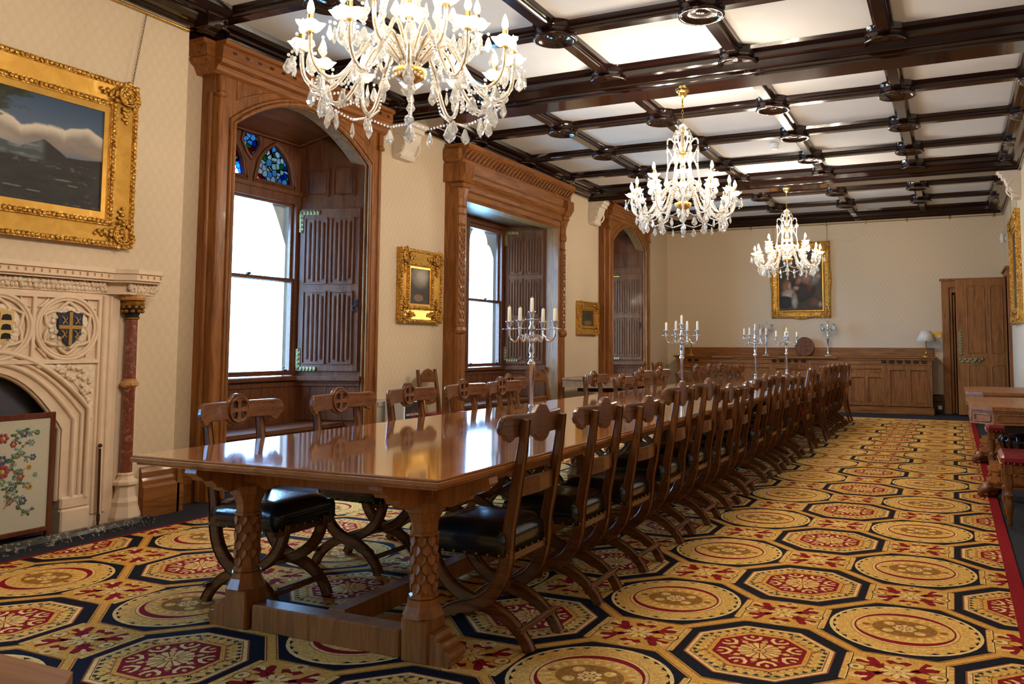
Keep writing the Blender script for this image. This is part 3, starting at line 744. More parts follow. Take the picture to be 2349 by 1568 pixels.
def square_bay(k, cy):
    w = sroot('window_%d' % k); xw, ch, hi, ho, xf = -4.95, 1.06, 1.28, 1.49, -4.10
    m = MB()
    for s_ in (-1, 1):
        m.box(XL-.02, xf-.03, cy+s_*hi, cy+s_*ho, -.012, 3.30)
        # deep plain reveal
        m.box(-4.36, XL-.02, cy+s_*(hi+.002), cy+s_*(hi+.06), -.012, 3.05)
    m.box(XL-.02, xf-.05, cy-hi, cy+hi, 3.0, 3.30).box(-4.36, XL-.02, cy-hi, cy+hi, 3.0, 3.05)
    m.build('surround', oak['z'], w)
    for s_ in (-1, 1):   # engaged shafts with scale carving
        c = (xf-.045, cy+s_*(ho-.08)); f = MB()
        f.lathe([(.085, 0), (.085, .35), (.06, .37), (.06, 1.36), (.085, 1.38), (.095, 1.41), (.085, 1.45), (.058, 1.47), (.058, 2.66), (.075, 2.68), (.06, 2.70), (.06, 2.80), (.08, 2.82), (.085, 2.88), (.07, 2.92), (.075, 3.0), (.11, 3.12)], (c[0], c[1], 0), 8, False, pi/8)
        col_ = f.build('shaft', oak['z'], w)
        f = MB()
        for r_ in range(22):
            for q in range(3):
                a = -s_*0+(q-1)*.62+(.31 if r_ % 2 else 0); z = 1.50+r_*.052; rr_ = .060
                x, y = c[0]+rr_*cos(a), c[1]+rr_*sin(a); tx, ty = -sin(a), cos(a)
                e = .008
                P = lambda u, zz, o: (x+tx*u+cos(a)*o, y+ty*u+sin(a)*o, zz)
                f.add([P(-.018, z+.05, 0), P(.018, z+.05, 0), P(.018, z+.02, e), P(0, z-.004, e*1.4), P(-.018, z+.02, e)], [(0, 1, 2, 3, 4)])
                f.add([P(-.018, z+.02, e), P(0, z-.004, e*1.4), P(.018, z+.02, e), P(0, z+.0, 0)], [(0, 1, 3), (1, 2, 3)])
        f.build('scale_carving', oak['z'], col_)
        m = MB().box(xf-.14, xf+.06, cy+s_*(ho-.17), cy+s_*(ho+.01), 3.12, 3.2, .02).prism([(xf-.2, 3.2), (xf+.05, 3.2), (xf+.11, 3.30), (xf+.11, 3.42), (xf-.2, 3.42)], cy+s_*(ho-.16), cy+s_*(ho+.048), 'y')
        m.build('capital', oak['z'], w)
    m = MB()
    hp = [(-.03, 3.0), (.0, 3.04), (.0, 3.10), (.03, 3.12), (.045, 3.16), (.03, 3.20), (.05, 3.21), (.08, 3.25), (.085, 3.30), (.06, 3.32), (.06, 3.34), (-.03, 3.34)]
    m.sweep(hp, (xf-.02, cy-ho+.13), (xf-.02, cy+ho-.13), (1, 0))
    m.build('head_moulding', oak['y'], w)
    m = MB()
    cp = [(-.20, 3.34), (.04, 3.34), (.05, 3.42), (.06, 3.44), (.065, 3.50), (.10, 3.56), (.14, 3.60), (.14, 3.66), (-.20, 3.66)]
    m.sweep(cp, (xf, cy-ho-.03), (xf, cy+ho+.03), (1, 0)); m.box(XL, xf+.05, cy-ho-.07, cy+ho+.07, 3.44, 3.62, .03)
    for i in range(32):
        y = cy-ho+i*(2*ho)/32
        m.tube([(xf+.075, y, 3.47), (xf+.105, y+.03, 3.52), (xf+.125, y+.075, 3.575)], [.012, .018, .008], 5)
    m.build('cornice', oak['y'], w)
    for s_ in (-1, 1):
        splay(w, (xw, cy+s_*ch), (-4.34, cy+s_*(hi-.01)), oak_bay, .92, 3.05, panels=(2, 3), zsh=(.96, 2.98), hinge=((2.98, 1, old_brass), (.97, -1, old_brass)))
    MB().prism([(xw-.02, cy-ch), (-4.33, cy-hi), (-4.33, cy+hi), (xw-.02, cy+ch)], 3.05, 3.09, 'z').build('bay_soffit', oak_bay['y'], w)
    bench(w, xw, cy, ch, hi, xf=-4.45)
    m = MB()
    for i in range(14): m.box(xw, xw+.012, cy-ch+2*ch*i/14+.003, cy-ch+2*ch*(i+1)/14-.003, .46, .83)
    m.box(xw-.05, xw, cy-ch, cy+ch, -.012, .92).box(xw, xw+.025, cy-ch, cy+ch, .82, .86); m.build('dado_boards', oak_bay['z'], w)
    MB().box(xw-.03, xw+.06, cy-ch, cy+ch, .875, .92, .008).build('sill', oak_bay['y'], w)
    m = MB()
    for y0, y1 in ((cy-ch, cy-ch+.10), (cy-.05, cy+.05), (cy+ch-.10, cy+ch)): m.box(xw-.07, xw+.03, y0, y1, .92, 3.05)
    m.box(xw-.07, xw+.02, cy-ch, cy+ch, 2.98, 3.07).box(xw-.06, xw, cy-ch, cy+ch, 3.0, 3.1).box(xw-.03, xw+.05, cy-ch, cy+ch, 2.90, 2.95)
    m.build('sash_frame', oak_bay['z'], w)
    for s_ in (-1, 1):
        y0, y1 = sorted((cy+s_*.05, cy+s_*(ch-.10)))
        sash(w, xw-.05, y0, y1, .93, 1.88, 2.98, oak_bay['y']); ext_frame(w, xw-.05, y0-.02, y1+.02, .8, 2.55, 2.99, True, .055)
    return w
square_bay(2, 5.34)
# portals guide the daylight through the bays
for y, wd, z0, z1, x in ((1.345, 1.2, .95, 3.3, -4.83), (9.62, 1.2, .95, 3.3, -4.83), (-4.035, 1.2, .95, 3.3, -4.83), (5.34, 2.0, .95, 3.0, -4.93)):
    l = bpy.data.lights.new('daylight_portal', 'AREA'); l.shape = 'RECTANGLE'; l.size = z1-z0; l.size_y = wd; l.cycles.is_portal = True
    o = bpy.data.objects.new('daylight_portal', l); COL.objects.link(o); o.location = (x-.2, y, (z0+z1)/2); o.rotation_euler = (0, -pi/2, 0)
# grounds outside
lawn = plain('lawn', (.50, .55, .45), .95, var=.2, scale=.6)
o = MB().box(-160, -5.7, -90, 110, -1.3, -1.2).build('lawn', lawn); o['kind'] = 'structure'; o.name = 'floor_outside'

# ------------------------------------------------------------------ fireplace (one carved limestone chimneypiece)
def fireplace():
    t = thing('fireplace', 'cream carved limestone fireplace with red marble columns and painted shields', 'fireplace', (-4.11, FCY, 0))
    X = 0.07         # front plane, local x (world -4.04)
    hi = .44
    arch = [(-hi, .0)]+[(y, z) for y, z in tudor(0, hi, .68, 1.06, 9)]+[(hi, .0)]
    out = [(-.80, 0)]+arch+[(.80, 0), (.80, 1.62), (-.80, 1.62)]
    MB().prism(out, 0, X, 'x').build('stone_facing', stone, t)
    m = MB()
    for off, r, xx in ((.0, .02, X-.03), (.035, .015, X-.015), (.075, .02, X), (.125, .012, X+.005), (.165, .018, X+.012)):
        for_pts = [(xx, -hi-off, .22)]+[(xx, y*(hi+off)/hi, z+off*.75) for y, z in tudor(0, hi, .68, 1.06, 9)]+[(xx, hi+off, .22)]
        m.tube(for_pts, r, 6)
    m.build('arch_moulding', stone, t)
    for s in (-1, 1): MB().box(0, X+.03, s*(hi+.0), s*(hi+.20), 0, .16, .01).box(0, X+.02, s*(hi+.0), s*(hi+.195), .16, .24, .012).build('jamb_plinth', stone, t)
    m = MB()   # upright fillets, square frames round the shields
    for s in (-1, 1):
        for y, r in ((.665, .012), (.70, .02), (.745, .012)): m.tube([(X, s*y, .1), (X, s*y, 1.56)], r, 6)
    for y in (-.655, -.218, .218, .655): m.box(X-.01, X+.02, y-.012, y+.012, 1.13, 1.54, .004)
    m.box(X-.01, X+.022, -.66, .66, 1.53, 1.555).box(X-.01, X+.022, -.66, .66, 1.105, 1.13)
    m.build('panel_framing', stone, t)
    for c in (-.437, 0, .437):
        m = MB()
        for r0, rr in ((.205, .014), (.185, .009)):
            m.tube([(X+.012, c+r0*cos(a), 1.335+r0*sin(a)) for a in [i*pi/16 for i in range(33)]], rr, 6)
        cusp = []
        for q in range(6):
            a0 = pi/2+q*pi/3
            for u, r0 in ((0, .172), (.25, .150), (.5, .128), (.75, .150)):
                a = a0+u*pi/3; cusp.append((X+.014, c+r0*cos(a), 1.335+r0*sin(a)))
        m.tube(cusp+[cusp[0]], .011, 6)
        for a in (pi/4, 3*pi/4, 5*pi/4, 7*pi/4):
            m.prism([(c+.165*cos(a)*1.22, 1.335+.165*sin(a)*1.22), (c+.2*cos(a)*sqrt(2)*.98, 1.335+.2*sin(a)*.9), (c+.2*cos(a)*.9, 1.335+.2*sin(a)*sqrt(2)*.98)], X-.01, X+.014, 'x')
        m.build('roundel', stone, t)
        m = MB(); m.lathe([(.150, 0), (.14, .018), (.001, .02)], n=24); m.xform(Matrix.Translation((X, c, 1.335)) @ Matrix.Rotation(pi/2, 4, 'Y'))
        for q in range(26):
            a = q*2.4; r0 = .085+.045*((q*7) % 5)/5
            m.blob((X+.022, c+r0*cos(a), 1.335+r0*sin(a)), (.014, .018, .018))
        m.build('foliage', stone_c, t)
        outl = [(0, .115), (.04, .098), (.085, .10), (.078, .06), (.082, .02), (.07, -.02), (.075, -.045), (.05, -.055), (.035, -.09), (0, -.118)]
        outl = outl+[(-y, z) for y, z in outl[::-1][1:-1]]
        m = MB(); m.prism([(c+y, 1.335+z) for y, z in outl], X+.02, X+.042, 'x')
        if c == 0:
            sh_m = plain('gold_shield', (.62, .42, .16), .5)
        else: sh_m = plain('blue_shield_'+str(c), (.008, .013, .036), .4)
        so = m.build('shield', sh_m, t, label='gold shield with black beasts' if c == 0 else 'dark blue shield with a gold cross and lions')
        m = MB()
        if c == 0:
            for z in (.06, 0, -.055):
                for y in (.035,):
                    m.prism([(c+y-.028, 1.335+z-.018), (c+y-.02, 1.335+z+.012), (c+y, 1.335+z+.018), (c+y+.025, 1.335+z+.012), (c+y+.032, 1.335+z-.018)], X+.042, X+.046, 'x')
            m.build('charge', iron, so)
            m = MB().box(X+.042, X+.045, c-.08, c-.002, 1.335-.05, 1.335+.09); m.build('charge', plain('shield_red', (.3, .02, .02), .5), so)
        else:
            m.box(X+.042, X+.046, c-.011, c+.011, 1.225, 1.44).box(X+.042, X+.046, c-.076, c+.076, 1.33, 1.352)
            for sy in (-1, 1):
                for z in (.052, -.038):
                    bx, bz = c+sy*.043, 1.335+z
                    m.tube([(X+.044, bx-.018, bz+.022), (X+.044, bx-.004, bz+.012), (X+.044, bx+.004, bz-.006), (X+.044, bx-.012, bz-.026)], .0055, 5)
                    m.tube([(X+.044, bx+.004, bz-.004), (X+.044, bx+.018, bz-.024)], .004, 5); m.tube([(X+.044, bx+.006, bz), (X+.044, bx+.02, bz+.008), (X+.044, bx+.014, bz+.024)], .003, 5)
            m.build('charge', plain('old_gold_paint', (.36, .19, .035), .4), so)
    m = MB()   # spandrel carving
    for s in (-1, 1):
        m.prism([(s*.64, 1.10), (s*.14, 1.10), (s*.36, 1.055), (s*.50, .98), (s*.60, .86), (s*.635, .72)], X-.005, X+.006, 'x')
        for q in range(60):
            u = random.random(); v = random.random(); y = .26+.36*u; z = 1.088-.27*v*u**2.2
            m.blob((X+.014, s*y, z), (.012, .017, .015))
    m.build('spandrel_foliage', stone_c, t)
    # shelf, frieze with foliage, breaks forward over the columns
    def slab(m, o, z0, z1, e=0):
        m.prism([(0, -1.02-e), (.17+o, -1.02-e), (.20+o, -.99-e), (.20+o, -.80+e), (.10+o, -.70+e), (.10+o, .70-e), (.20+o, .80-e), (.20+o, .99+e), (.17+o, 1.02+e), (0, 1.02+e)], z0, z1, 'z')
    m = MB(); slab(m, .06, 1.715, 1.745); slab(m, .045, 1.67, 1.716); slab(m, .025, 1.655, 1.67)
    slab(m, -.02, 1.575, 1.592); slab(m, -.05, 1.592, 1.655)
    m.build('mantel_shelf', stone, t)
    m = MB()
    for q in range(150):
        y = -.70+1.4*q/150; m.blob((.068+.014*random.random(), y, 1.622+.022*sin(q*2.1)), (.026, .016, .022))
    for s in (-1, 1):
        for q in range(26): m.blob((.165+.014*random.random(), s*(.80+.21*q/26), 1.622+.022*sin(q*2.1)), (.026, .014, .022))
        for q in range(12): m.blob((.03+.014*q, s*1.0, 1.622+.02*sin(q*2)), (.014, .026, .022))
    m.build('frieze_foliage', stone_c, t)
    m = MB()
    for q in range(28): m.box(.143, .150, -.69+q*.05, -.683+q*.05, 1.685, 1.705)
    for s in (-1, 1):
        for q in range(4): m.box(.243, .250, s*(.83+q*.05), s*(.837+q*.05), 1.685, 1.705)
    m.build('dentil', yellow_marble, t)
    for s in (-1, 1):
        cx, cy = .10, s*.885
        MB().lathe([(.040, .34), (.037, .9), (.040, .93)], (cx, cy, 0), 16).lathe([(.038, .985), (.036, 1.415)], (cx, cy, 0), 16).build('column_shaft', red_marble, t)
        MB().lathe([(.042, .93), (.062, .945), (.062, .962), (.045, .975), (.045, .99)], (cx, cy, 0), 8, False, pi/8).build('column_band', yellow_marble, t)
        m = MB().lathe([(.040, 1.405), (.044, 1.41), (.046, 1.42), (.040, 1.43), (.05, 1.45), (.066, 1.475), (.07, 1.50)], (cx, cy, 0), 12)
        m.build('capital_bell', soot, t)
        m = MB()
        for q in range(20):
            a = q*pi/5+(.3 if q > 9 else 0); m.blob((cx+.064*cos(a), cy+.064*sin(a), 1.462+(.028 if q > 9 else 0)), (.016, .016, .014))
        m.lathe([(.046, 1.408), (.048, 1.414), (.042, 1.42)], (cx, cy, 0), 12).lathe([(.076, 1.50), (.08, 1.515), (.07, 1.53), (.082, 1.54)], (cx, cy, 0), 8, False, pi/8)
        m.build('capital_leaves', dark_gilt, t)
        MB().lathe([(.085, 1.54), (.09, 1.555), (.09, 1.58)], (cx, cy, 0), 8, False, pi/8).build('abacus', yellow_marble, t)
        MB().lathe([(.105, 0), (.105, .05), (.085, .12), (.085, .15), (.07, .18), (.065, .22), (.062, .25), (.082, .265), (.082, .285), (.058, .30), (.05, .32), (.055, .335), (.042, .345)], (cx, cy, 0), 8, False, pi/8).build('column_base', stone, t)
        MB().box(0, .05, s*.80, s*.98, 0, 1.58).box(0, .07, s*.775, s*.82, 0, 1.58, .01).build('pilaster', stone, t)
    # grate recess
    arc_in = tudor(0, hi-.17, .56, .84, 8)
    m = MB().prism([(-hi-.05, 0), (-hi-.05, 1.2), (hi+.05, 1.2), (hi+.05, 0), (hi-.17, 0)]+arc_in[::-1]+[(-hi+.17, 0)], -.10, -.06, 'x')
    m.build('steel_surround', steel, t)
    MB().box(-.56, -.50, -.58, .58, -.05, 1.35).box(-.54, -.01, -.56, -.515, -.05, 1.32).box(-.54, -.01, .515, .56, -.05, 1.32).box(-.54, -.02, -.54, .54, 1.24, 1.29).build('firebox', soot, t)
    return t
fireplace()
fd = MB()
pr_ = [(0, 0), (0, .035), (.02, .055), (.07, .06), (.10, .05), (.115, .03), (.12, 0)]
fd.sweep([(o, z) for o, z in pr_], (-3.955, FCY-.98), (-3.955, FCY+.98), (1, 0))
fd.sweep([(o, z) for o, z in pr_], (-4.06, FCY+.88), (-3.84, FCY+.88), (0, 1)).sweep([(-o, z) for o, z in pr_], (-4.06, FCY-.88), (-3.84, FCY-.88), (0, 1))
tag(fd.build('fireplace_kerb', dark_marble, None, (0, 0, -.012)), 'black and white veined marble kerb on the floor in front of the fireplace', 'fire kerb')
def fire_screen():
    t = thing('fire_screen', 'wooden framed embroidered fire screen with coloured flowers standing in the fireplace opening', 'fire screen', (-3.985, -1.30, 0), 0)
    m = MB(); w, z0, z1 = .31, .06, .80
    fw = wood('screen_frame_wood', (.06, .012, .006), (.16, .045, .02), 'z', rough=.25, coat=.5)
    m.box(-.012, .012, -w, -w+.03, .02, z1, .004).box(-.012, .012, w-.03, w, .02, z1, .004).box(-.012, .012, -w, w, z1-.035, z1, .004).box(-.012, .012, -w, w, z0, z0+.03, .004)
    m.build('frame', fw, t)
    for s in (-1, 1): MB().box(-.06, .06, s*(w-.03), s*w, 0, .028, .008).build('foot', fw, t)
    lin = plain('linen', (.50, .46, .36), .9, scale=150, var=.08)
    c = MB().box(-.004, .004, -w+.02, w-.02, z0+.02, z1-.02).build('linen_panel', lin, t)
    cols = [plain('thread_%d' % i, q, .8) for i, q in enumerate([(.05, .14, .06), (.30, .05, .05), (.05, .09, .22), (.50, .35, .05), (.18, .32, .30), (.30, .20, .12)])]
    m = MB()
    cz = .44
    def fl(y, z, r, col, k=6):
        m.m = col
        for q in range(k): a = 2*pi*q/k; m.blob((.005, y+r*cos(a), z+r*sin(a)), (.002, r*.55, r*.55))
        m.m = 3 if col != 3 else 1; m.blob((.007, y, z), (.002, r*.5, r*.5))
    def vine(pts):
        m.m = 5; m.tube([(.005, y, z) for y, z in pts], .0034, 4)
        m.m = 0
        for i, (y, z) in enumerate(pts[1:-1]): m.m = 0 if i % 3 else 4; m.blob((.005, y+.016*(-1)**i, z+.010), (.002, .017, .009)); m.blob((.005, y+.010*(-1)**(i+1), z-.008), (.002, .009, .010))
    for s in (1, -1):
        vine([(s*.02, .28)]+[(s*(.03+.10*t+.04*sin(t*7)), .28+.36*t) for t in [i/12 for i in range(1, 13)]])
        vine([(s*.02, .24)]+[(s*(.03+.16*t), .24+.05*sin(t*6)) for t in [i/10 for i in range(1, 11)]])
        vine([(s*(.09+.06*cos(a)), .34+.05*sin(a)) for a in [i*.5 for i in range(12)]]); vine([(s*(.10+.05*cos(a)), .50+.05*sin(a)) for a in [i*.5 for i in range(12)]])
        vine([(s*(.12+.05*cos(a)), .66+.035*sin(a)) for a in [i*.5 for i in range(10)]])
        for y, z, r, col in ((.13, .27, .018, 2), (.17, .35, .013, 3), (.11, .42, .017, 1), (.16, .47, .012, 3), (.18, .53, .014, 2), (.11, .56, .013, 4), (.17, .62, .015, 4), (.12, .68, .018, 2), (.20, .68, .012, 0), (.06, .62, .015, 1), (.06, .50, .011, 3), (.06, .35, .012, 2), (.05, .27, .012, 1), (.20, .42, .011, 4)):
            fl(s*y, z, r, col)
    fl(0, .46, .030, 1, 8); fl(0, .53, .02, 2); fl(0, .40, .02, 4); fl(0, .66, .022, 1)
    m.build('embroidery', cols, c)
    return t
fire_screen()
tag(MB().tube([(-3.99, -.665, .01), (-4.0, -.665, .53)], .008, 8).sphere((-4.0, -.665, .55), .014).lathe([(.011, .05), (.012, .09), (.008, .10)], (-3.99, -.665, .0), 8).build('poker', mahog), 'slim black poker leaning upright against the right jamb of the fireplace', 'poker')

# ------------------------------------------------------------------ long table
TC = -1.144
def table_module(y0, y1, first, lab):
    t = thing('dining_table', lab, 'table', (TC, (y0+y1)/2, 0), 0, None)
    h = (y1-y0)/2; hw = .775
    # top with moulded edge
    m = MB()
    for z0, z1, e in ((.722, .735, -.018), (.735, .752, 0), (.752, .762, -.006)):
        m.box(-hw-e if e < 0 else -hw, hw+e if e < 0 else hw, -h, h, z0, z1) if False else m.box(-(hw+e), hw+e, -h+(0 if not first else -e), h, z0, z1, .003)
    m.build('tabletop', top_oak, t)
    m = MB().box(-.52, .52, -h+.30, -h+.33, .63, .722).box(-.52, .52, h-.33, h-.30, .63, .722).box(-.52, -.49, -h+.3, h-.3, .63, .722).box(.49, .52, -h+.3, h-.3, .63, .722)
    m.build('apron', post_oak, t)
    for sy in (-1, 1):
        yy = sy*(h-.36)
        for sx in (-1, 1):
            px_ = sx*.47
            m = MB().box(px_-.062, px_+.062, yy-.062, yy+.062, -.0, .17, .006)
            m.lathe([(.085, .17), (.066, .21), (.064, .235)], (px_, yy, 0), 8, False, pi/8)
            m.lathe([(.054, .235), (.060, .240), (.060, .248), (.050, .254), (.050, .47), (.050, .476), (.060, .482), (.060, .49), (.053, .496), (.055, .53), (.072, .57), (.082, .575), (.082, .61), (.07, .63), (.07, .66)], (px_, yy, 0), 8, False, pi/8)
            m.box(px_-.055, px_+.055, yy-.055, yy+.055, .64, .722)
            leg = m.build('leg', post_oak, t)
            half = [(.05, .722), (.31, .722), (.315, .70), (.30, .685), (.285, .68), (.275, .665), (.255, .66), (.235, .662), (.215, .645), (.205, .628), (.18, .625), (.165, .61), (.14, .60), (.11, .602), (.09, .612), (.05, .612)]
            for sg in (-1, 1):
                MB().prism([(px_+sg*a_, z_) for a_, z_ in half if not (sg == sx and a_ > .32)], yy-.032, yy+.032, 'y').build('bracket', post_oak, t)
                MB().prism([(yy+sg*a_, z_) for a_, z_ in half], px_-.032, px_+.032, 'x').build('bracket', post_oak, t)
            m = MB()
            for r_ in range(6):
                for q in range(8):
                    a = pi/4*q+(pi/8 if r_ % 2 else 0); z = .262+r_*.036; ap = .0475 if r_ % 2 == 0 else .049
                    c, s = cos(a), sin(a); x, y = px_+ap*c, yy+ap*s
                    P = lambda u, zz, o: (x-s*u+c*o, y+c*u+s*o, zz)
                    L1 = [(-.019, z+.030), (-.017, z+.016), (-.009, z+.004), (0, z-.004), (.009, z+.004), (.017, z+.016), (.019, z+.030)]
                    vv = [P(u, zz, .006) for u, zz in L1]+[P(u, zz, -.003) for u, zz in L1]+[P(0, z+.040, -.003)]
                    m.add(vv, [tuple(range(7))+(14,)]+[(i, i+1, i+8, i+7) for i in range(6)])
            m.build('scale_carving', post_oak, leg)
            # scrolled foot
            m = MB()
            pf = [(.06, 0), (.06, .115), (.075, .12), (.09, .115), (.098, .10), (.10, .088), (.112, .092), (.126, .088), (.134, .075), (.134, .06), (.145, .062), (.158, .055), (.164, .042), (.162, .028), (.152, .018), (.156, .008), (.15, 0)]
            m.prism([(px_+sx*a, z) for a, z in pf], yy-.055, yy+.055, 'y')
            m.build('foot', post_oak, t)
        MB().box(-.39, .39, yy-.045, yy+.045, .0, .108, .006).build('cross_stretcher', post_oak, t)
    MB().box(-.045, .045, -h+.40, h-.40, .03, .115, .006).build('long_stretcher', post_oak, t)
    return t
TABY = [(-2.02, 2.20), (2.205, 5.60), (5.605, 9.15)]
table_module(-2.02, 2.20, True, 'nearest table of the long row with scale carved octagonal legs and glossy honey oak top')
table_module(2.205, 5.60, False, 'middle table of the long row, under the second silver candelabra')
table_module(5.605, 9.15, False, 'farthest table of the long row, under the third silver candelabra, toward the sideboard')
# ------------------------------------------------------------------ cross-framed chairs
def cross_chair():
    t = thing('dining_chair', '', 'chair', (0, 0, 0))
    hw = .168
    for s in (-1, 1):
        # back post sweeping down into the front foot
        top = [(s*hw, -.232, .925), (s*hw, -.215, .80), (s*hw, -.185, .62), (s*hw, -.158, .48), (s*hw, -.150, .40)]
        MB().bar(top, .034, [.030, .040, .046, .050, .056]).build('back_post', chair_oak['z'], t)
        low = bez((s*hw, -.150, .41), (s*hw, -.150, .27), (s*hw, -.08, .19), (s*hw, .02, .165), 8)+bez((s*hw, .02, .165), (s*hw, .12, .15), (s*hw, .22, .09), (s*hw, .245, .0), 7)[1:]
        MB().bar(low, .038, [.058]*9+[.055, .052, .050, .048, .046, .046, .048]).build('leg', chair_oak['y'], t)
        s2 = s*(hw-.038)
        low = bez((s2, .235, .40), (s2, .235, .27), (s2, .14, .19), (s2, .0, .165), 8)+bez((s2, .0, .165), (s2, -.10, .15), (s2, -.20, .09), (s2, -.238, .0), 7)[1:]
        MB().bar(low, .038, [.050]*9+[.055, .052, .050, .048, .046, .046, .048]).build('leg', chair_oak['y'], t)
    for y in (-.205, .205): MB().bar([(-hw, y, .085), (hw, y, .085)], .022, .022, (0, 1, 0)).build('stretcher', chair_oak['x'], t)
    MB().bar([(-hw, 0, .175), (hw, 0, .175)], .03, .03, (0, 1, 0)).build('stretcher', chair_oak['x'], t)
    # seat: padded leather block
    m = MB(); n = 8; vs = []; X0, X1, Y0, Y1 = -.205, .205, -.155, .255
    for j in range(n+1):
        for i in range(n+1):
            u, v = i/n, j/n; e = (1-(2*u-1)**6)*(1-(2*v-1)**6)
            du = .012*(1 if u < .01 else -1 if u > .99 else 0); dv = .012*(1 if v < .01 else -1 if v > .99 else 0)
            vs.append((X0+(X1-X0)*u+du, Y0+(Y1-Y0)*v+dv, .465+.035*e**.6))
    fs = [(j*(n+1)+i, j*(n+1)+i+1, (j+1)*(n+1)+i+1, (j+1)*(n+1)+i) for j in range(n) for i in range(n)]
    ring = [i for i in range(n+1)]+[(j+1)*(n+1)-1 for j in range(1, n+1)]+[n*(n+1)+i for i in range(n-1, -1, -1)]+[j*(n+1) for j in range(n-1, 0, -1)]
    base = len(vs)
    for k in ring: x, y, z = vs[k]; vs.append((x*1.04, .05+(y-.05)*1.04, .44))
    for k in ring: x, y, z = vs[k]; vs.append((x*1.04, .05+(y-.05)*1.04, .375))
    L = len(ring)
    for k in range(L): a, b_ = ring[k], ring[(k+1) % L]; fs += [(a, base+k, base+(k+1) % L, b_), (base+k, base+L+k, base+L+(k+1) % L, base+(k+1) % L)]
    fs.append(tuple(base+L+k for k in range(L)))
    m.add(vs, fs, True); seat = m.build('seat', leather, t)
    m = MB()
    for i in range(8):
        u = -.19+.38*i/7
        for x, y in ((u, .262), (u, -.160), (-.213, .05+u*.98), (.213, .05+u*.98)): m.blob((x, y, .385), (.005, .005, .005))
    m.build('nail_trim', old_brass, seat, label='row of brass nail heads', kind='stuff')
    MB().bar([(-.20, .235, .365), (.20, .235, .365)], .03, .03, (0, 1, 0)).build('seat_rail', chair_oak['x'], t)
    MB().bar([(-.16, -.15, .365), (.16, -.15, .365)], .03, .03, (0, 1, 0)).build('seat_rail', chair_oak['x'], t)
    # lower back rail, gently curved
    MB().bar([(x, -.185-.018*(1-(x/.16)**2), .648) for x in (-.155, -.08, 0, .08, .155)], .075, .018, (0, 0, 1)).build('lower_rail', chair_oak['x'], t)
    # top rail with scrolled ends and central disc
    xs = [-.270, -.264, -.252, -.240, -.222, -.207, -.196, -.15, -.11, -.076, -.066, -.056, -.045, -.030, -.015, 0]
    zb = [.884, .868, .862, .843, .835, .842, .854, .855, .855, .856, .853, .841, .832, .825, .822, .821]
    zt = [.896, .922, .937, .943, .944, .944, .944, .944, .944, .944, .946, .953, .964, .976, .980, .981]
    xs, zb, zt = xs+[-x for x in xs[-2::-1]], zb+zb[-2::-1], zt+zt[-2::-1]
    m = MB(); vs = []
    for x, z0, z1 in zip(xs, zb, zt):
        yc = -.224+.62*x*x; c = .005
        vs += [(x, yc, z0+c), (x, yc+c, z0), (x, yc+.021, z0), (x, yc+.026, z0+c), (x, yc+.026, z1-c), (x, yc+.021, z1), (x, yc+c, z1), (x, yc, z1-c)]
    n = len(xs)
    m.add(vs, [(j*8+i, j*8+(i+1) % 8, (j+1)*8+(i+1) % 8, (j+1)*8+i) for j in range(n-1) for i in range(8)]+[tuple(range(8)), tuple(range((n-1)*8, n*8))])
    rail = m.build('top_rail', chair_oak['x'], t)
    hole4 = []
    for q in range(4):
        a = pi/4+q*pi/2
        hole4.append([(r*cos(a+da), .901+r*sin(a+da)) for r, da in ((.013, 0), (.044, -.50), (.052, -.28), (.055, 0), (.052, .28), (.044, .50))])
    MB().prism([(.064*cos(a), .901+.066*sin(a)) for a in [i*pi/12 for i in range(24)]], -.200, -.190, 'y', hole4).build('cross_disc', chair_oak['x'], rail)
    MB().prism([(.058*cos(a), .901+.060*sin(a)) for a in [i*pi/12 for i in range(24)]], -.200, -.1972, 'y').build('disc_recess', mahog, rail)
    MB().tube([(.060*cos(a), -.190, .901+.062*sin(a)) for a in [i*pi/12 for i in range(25)]], .004, 6).build('disc_rim', chair_oak['x'], rail)
    return t
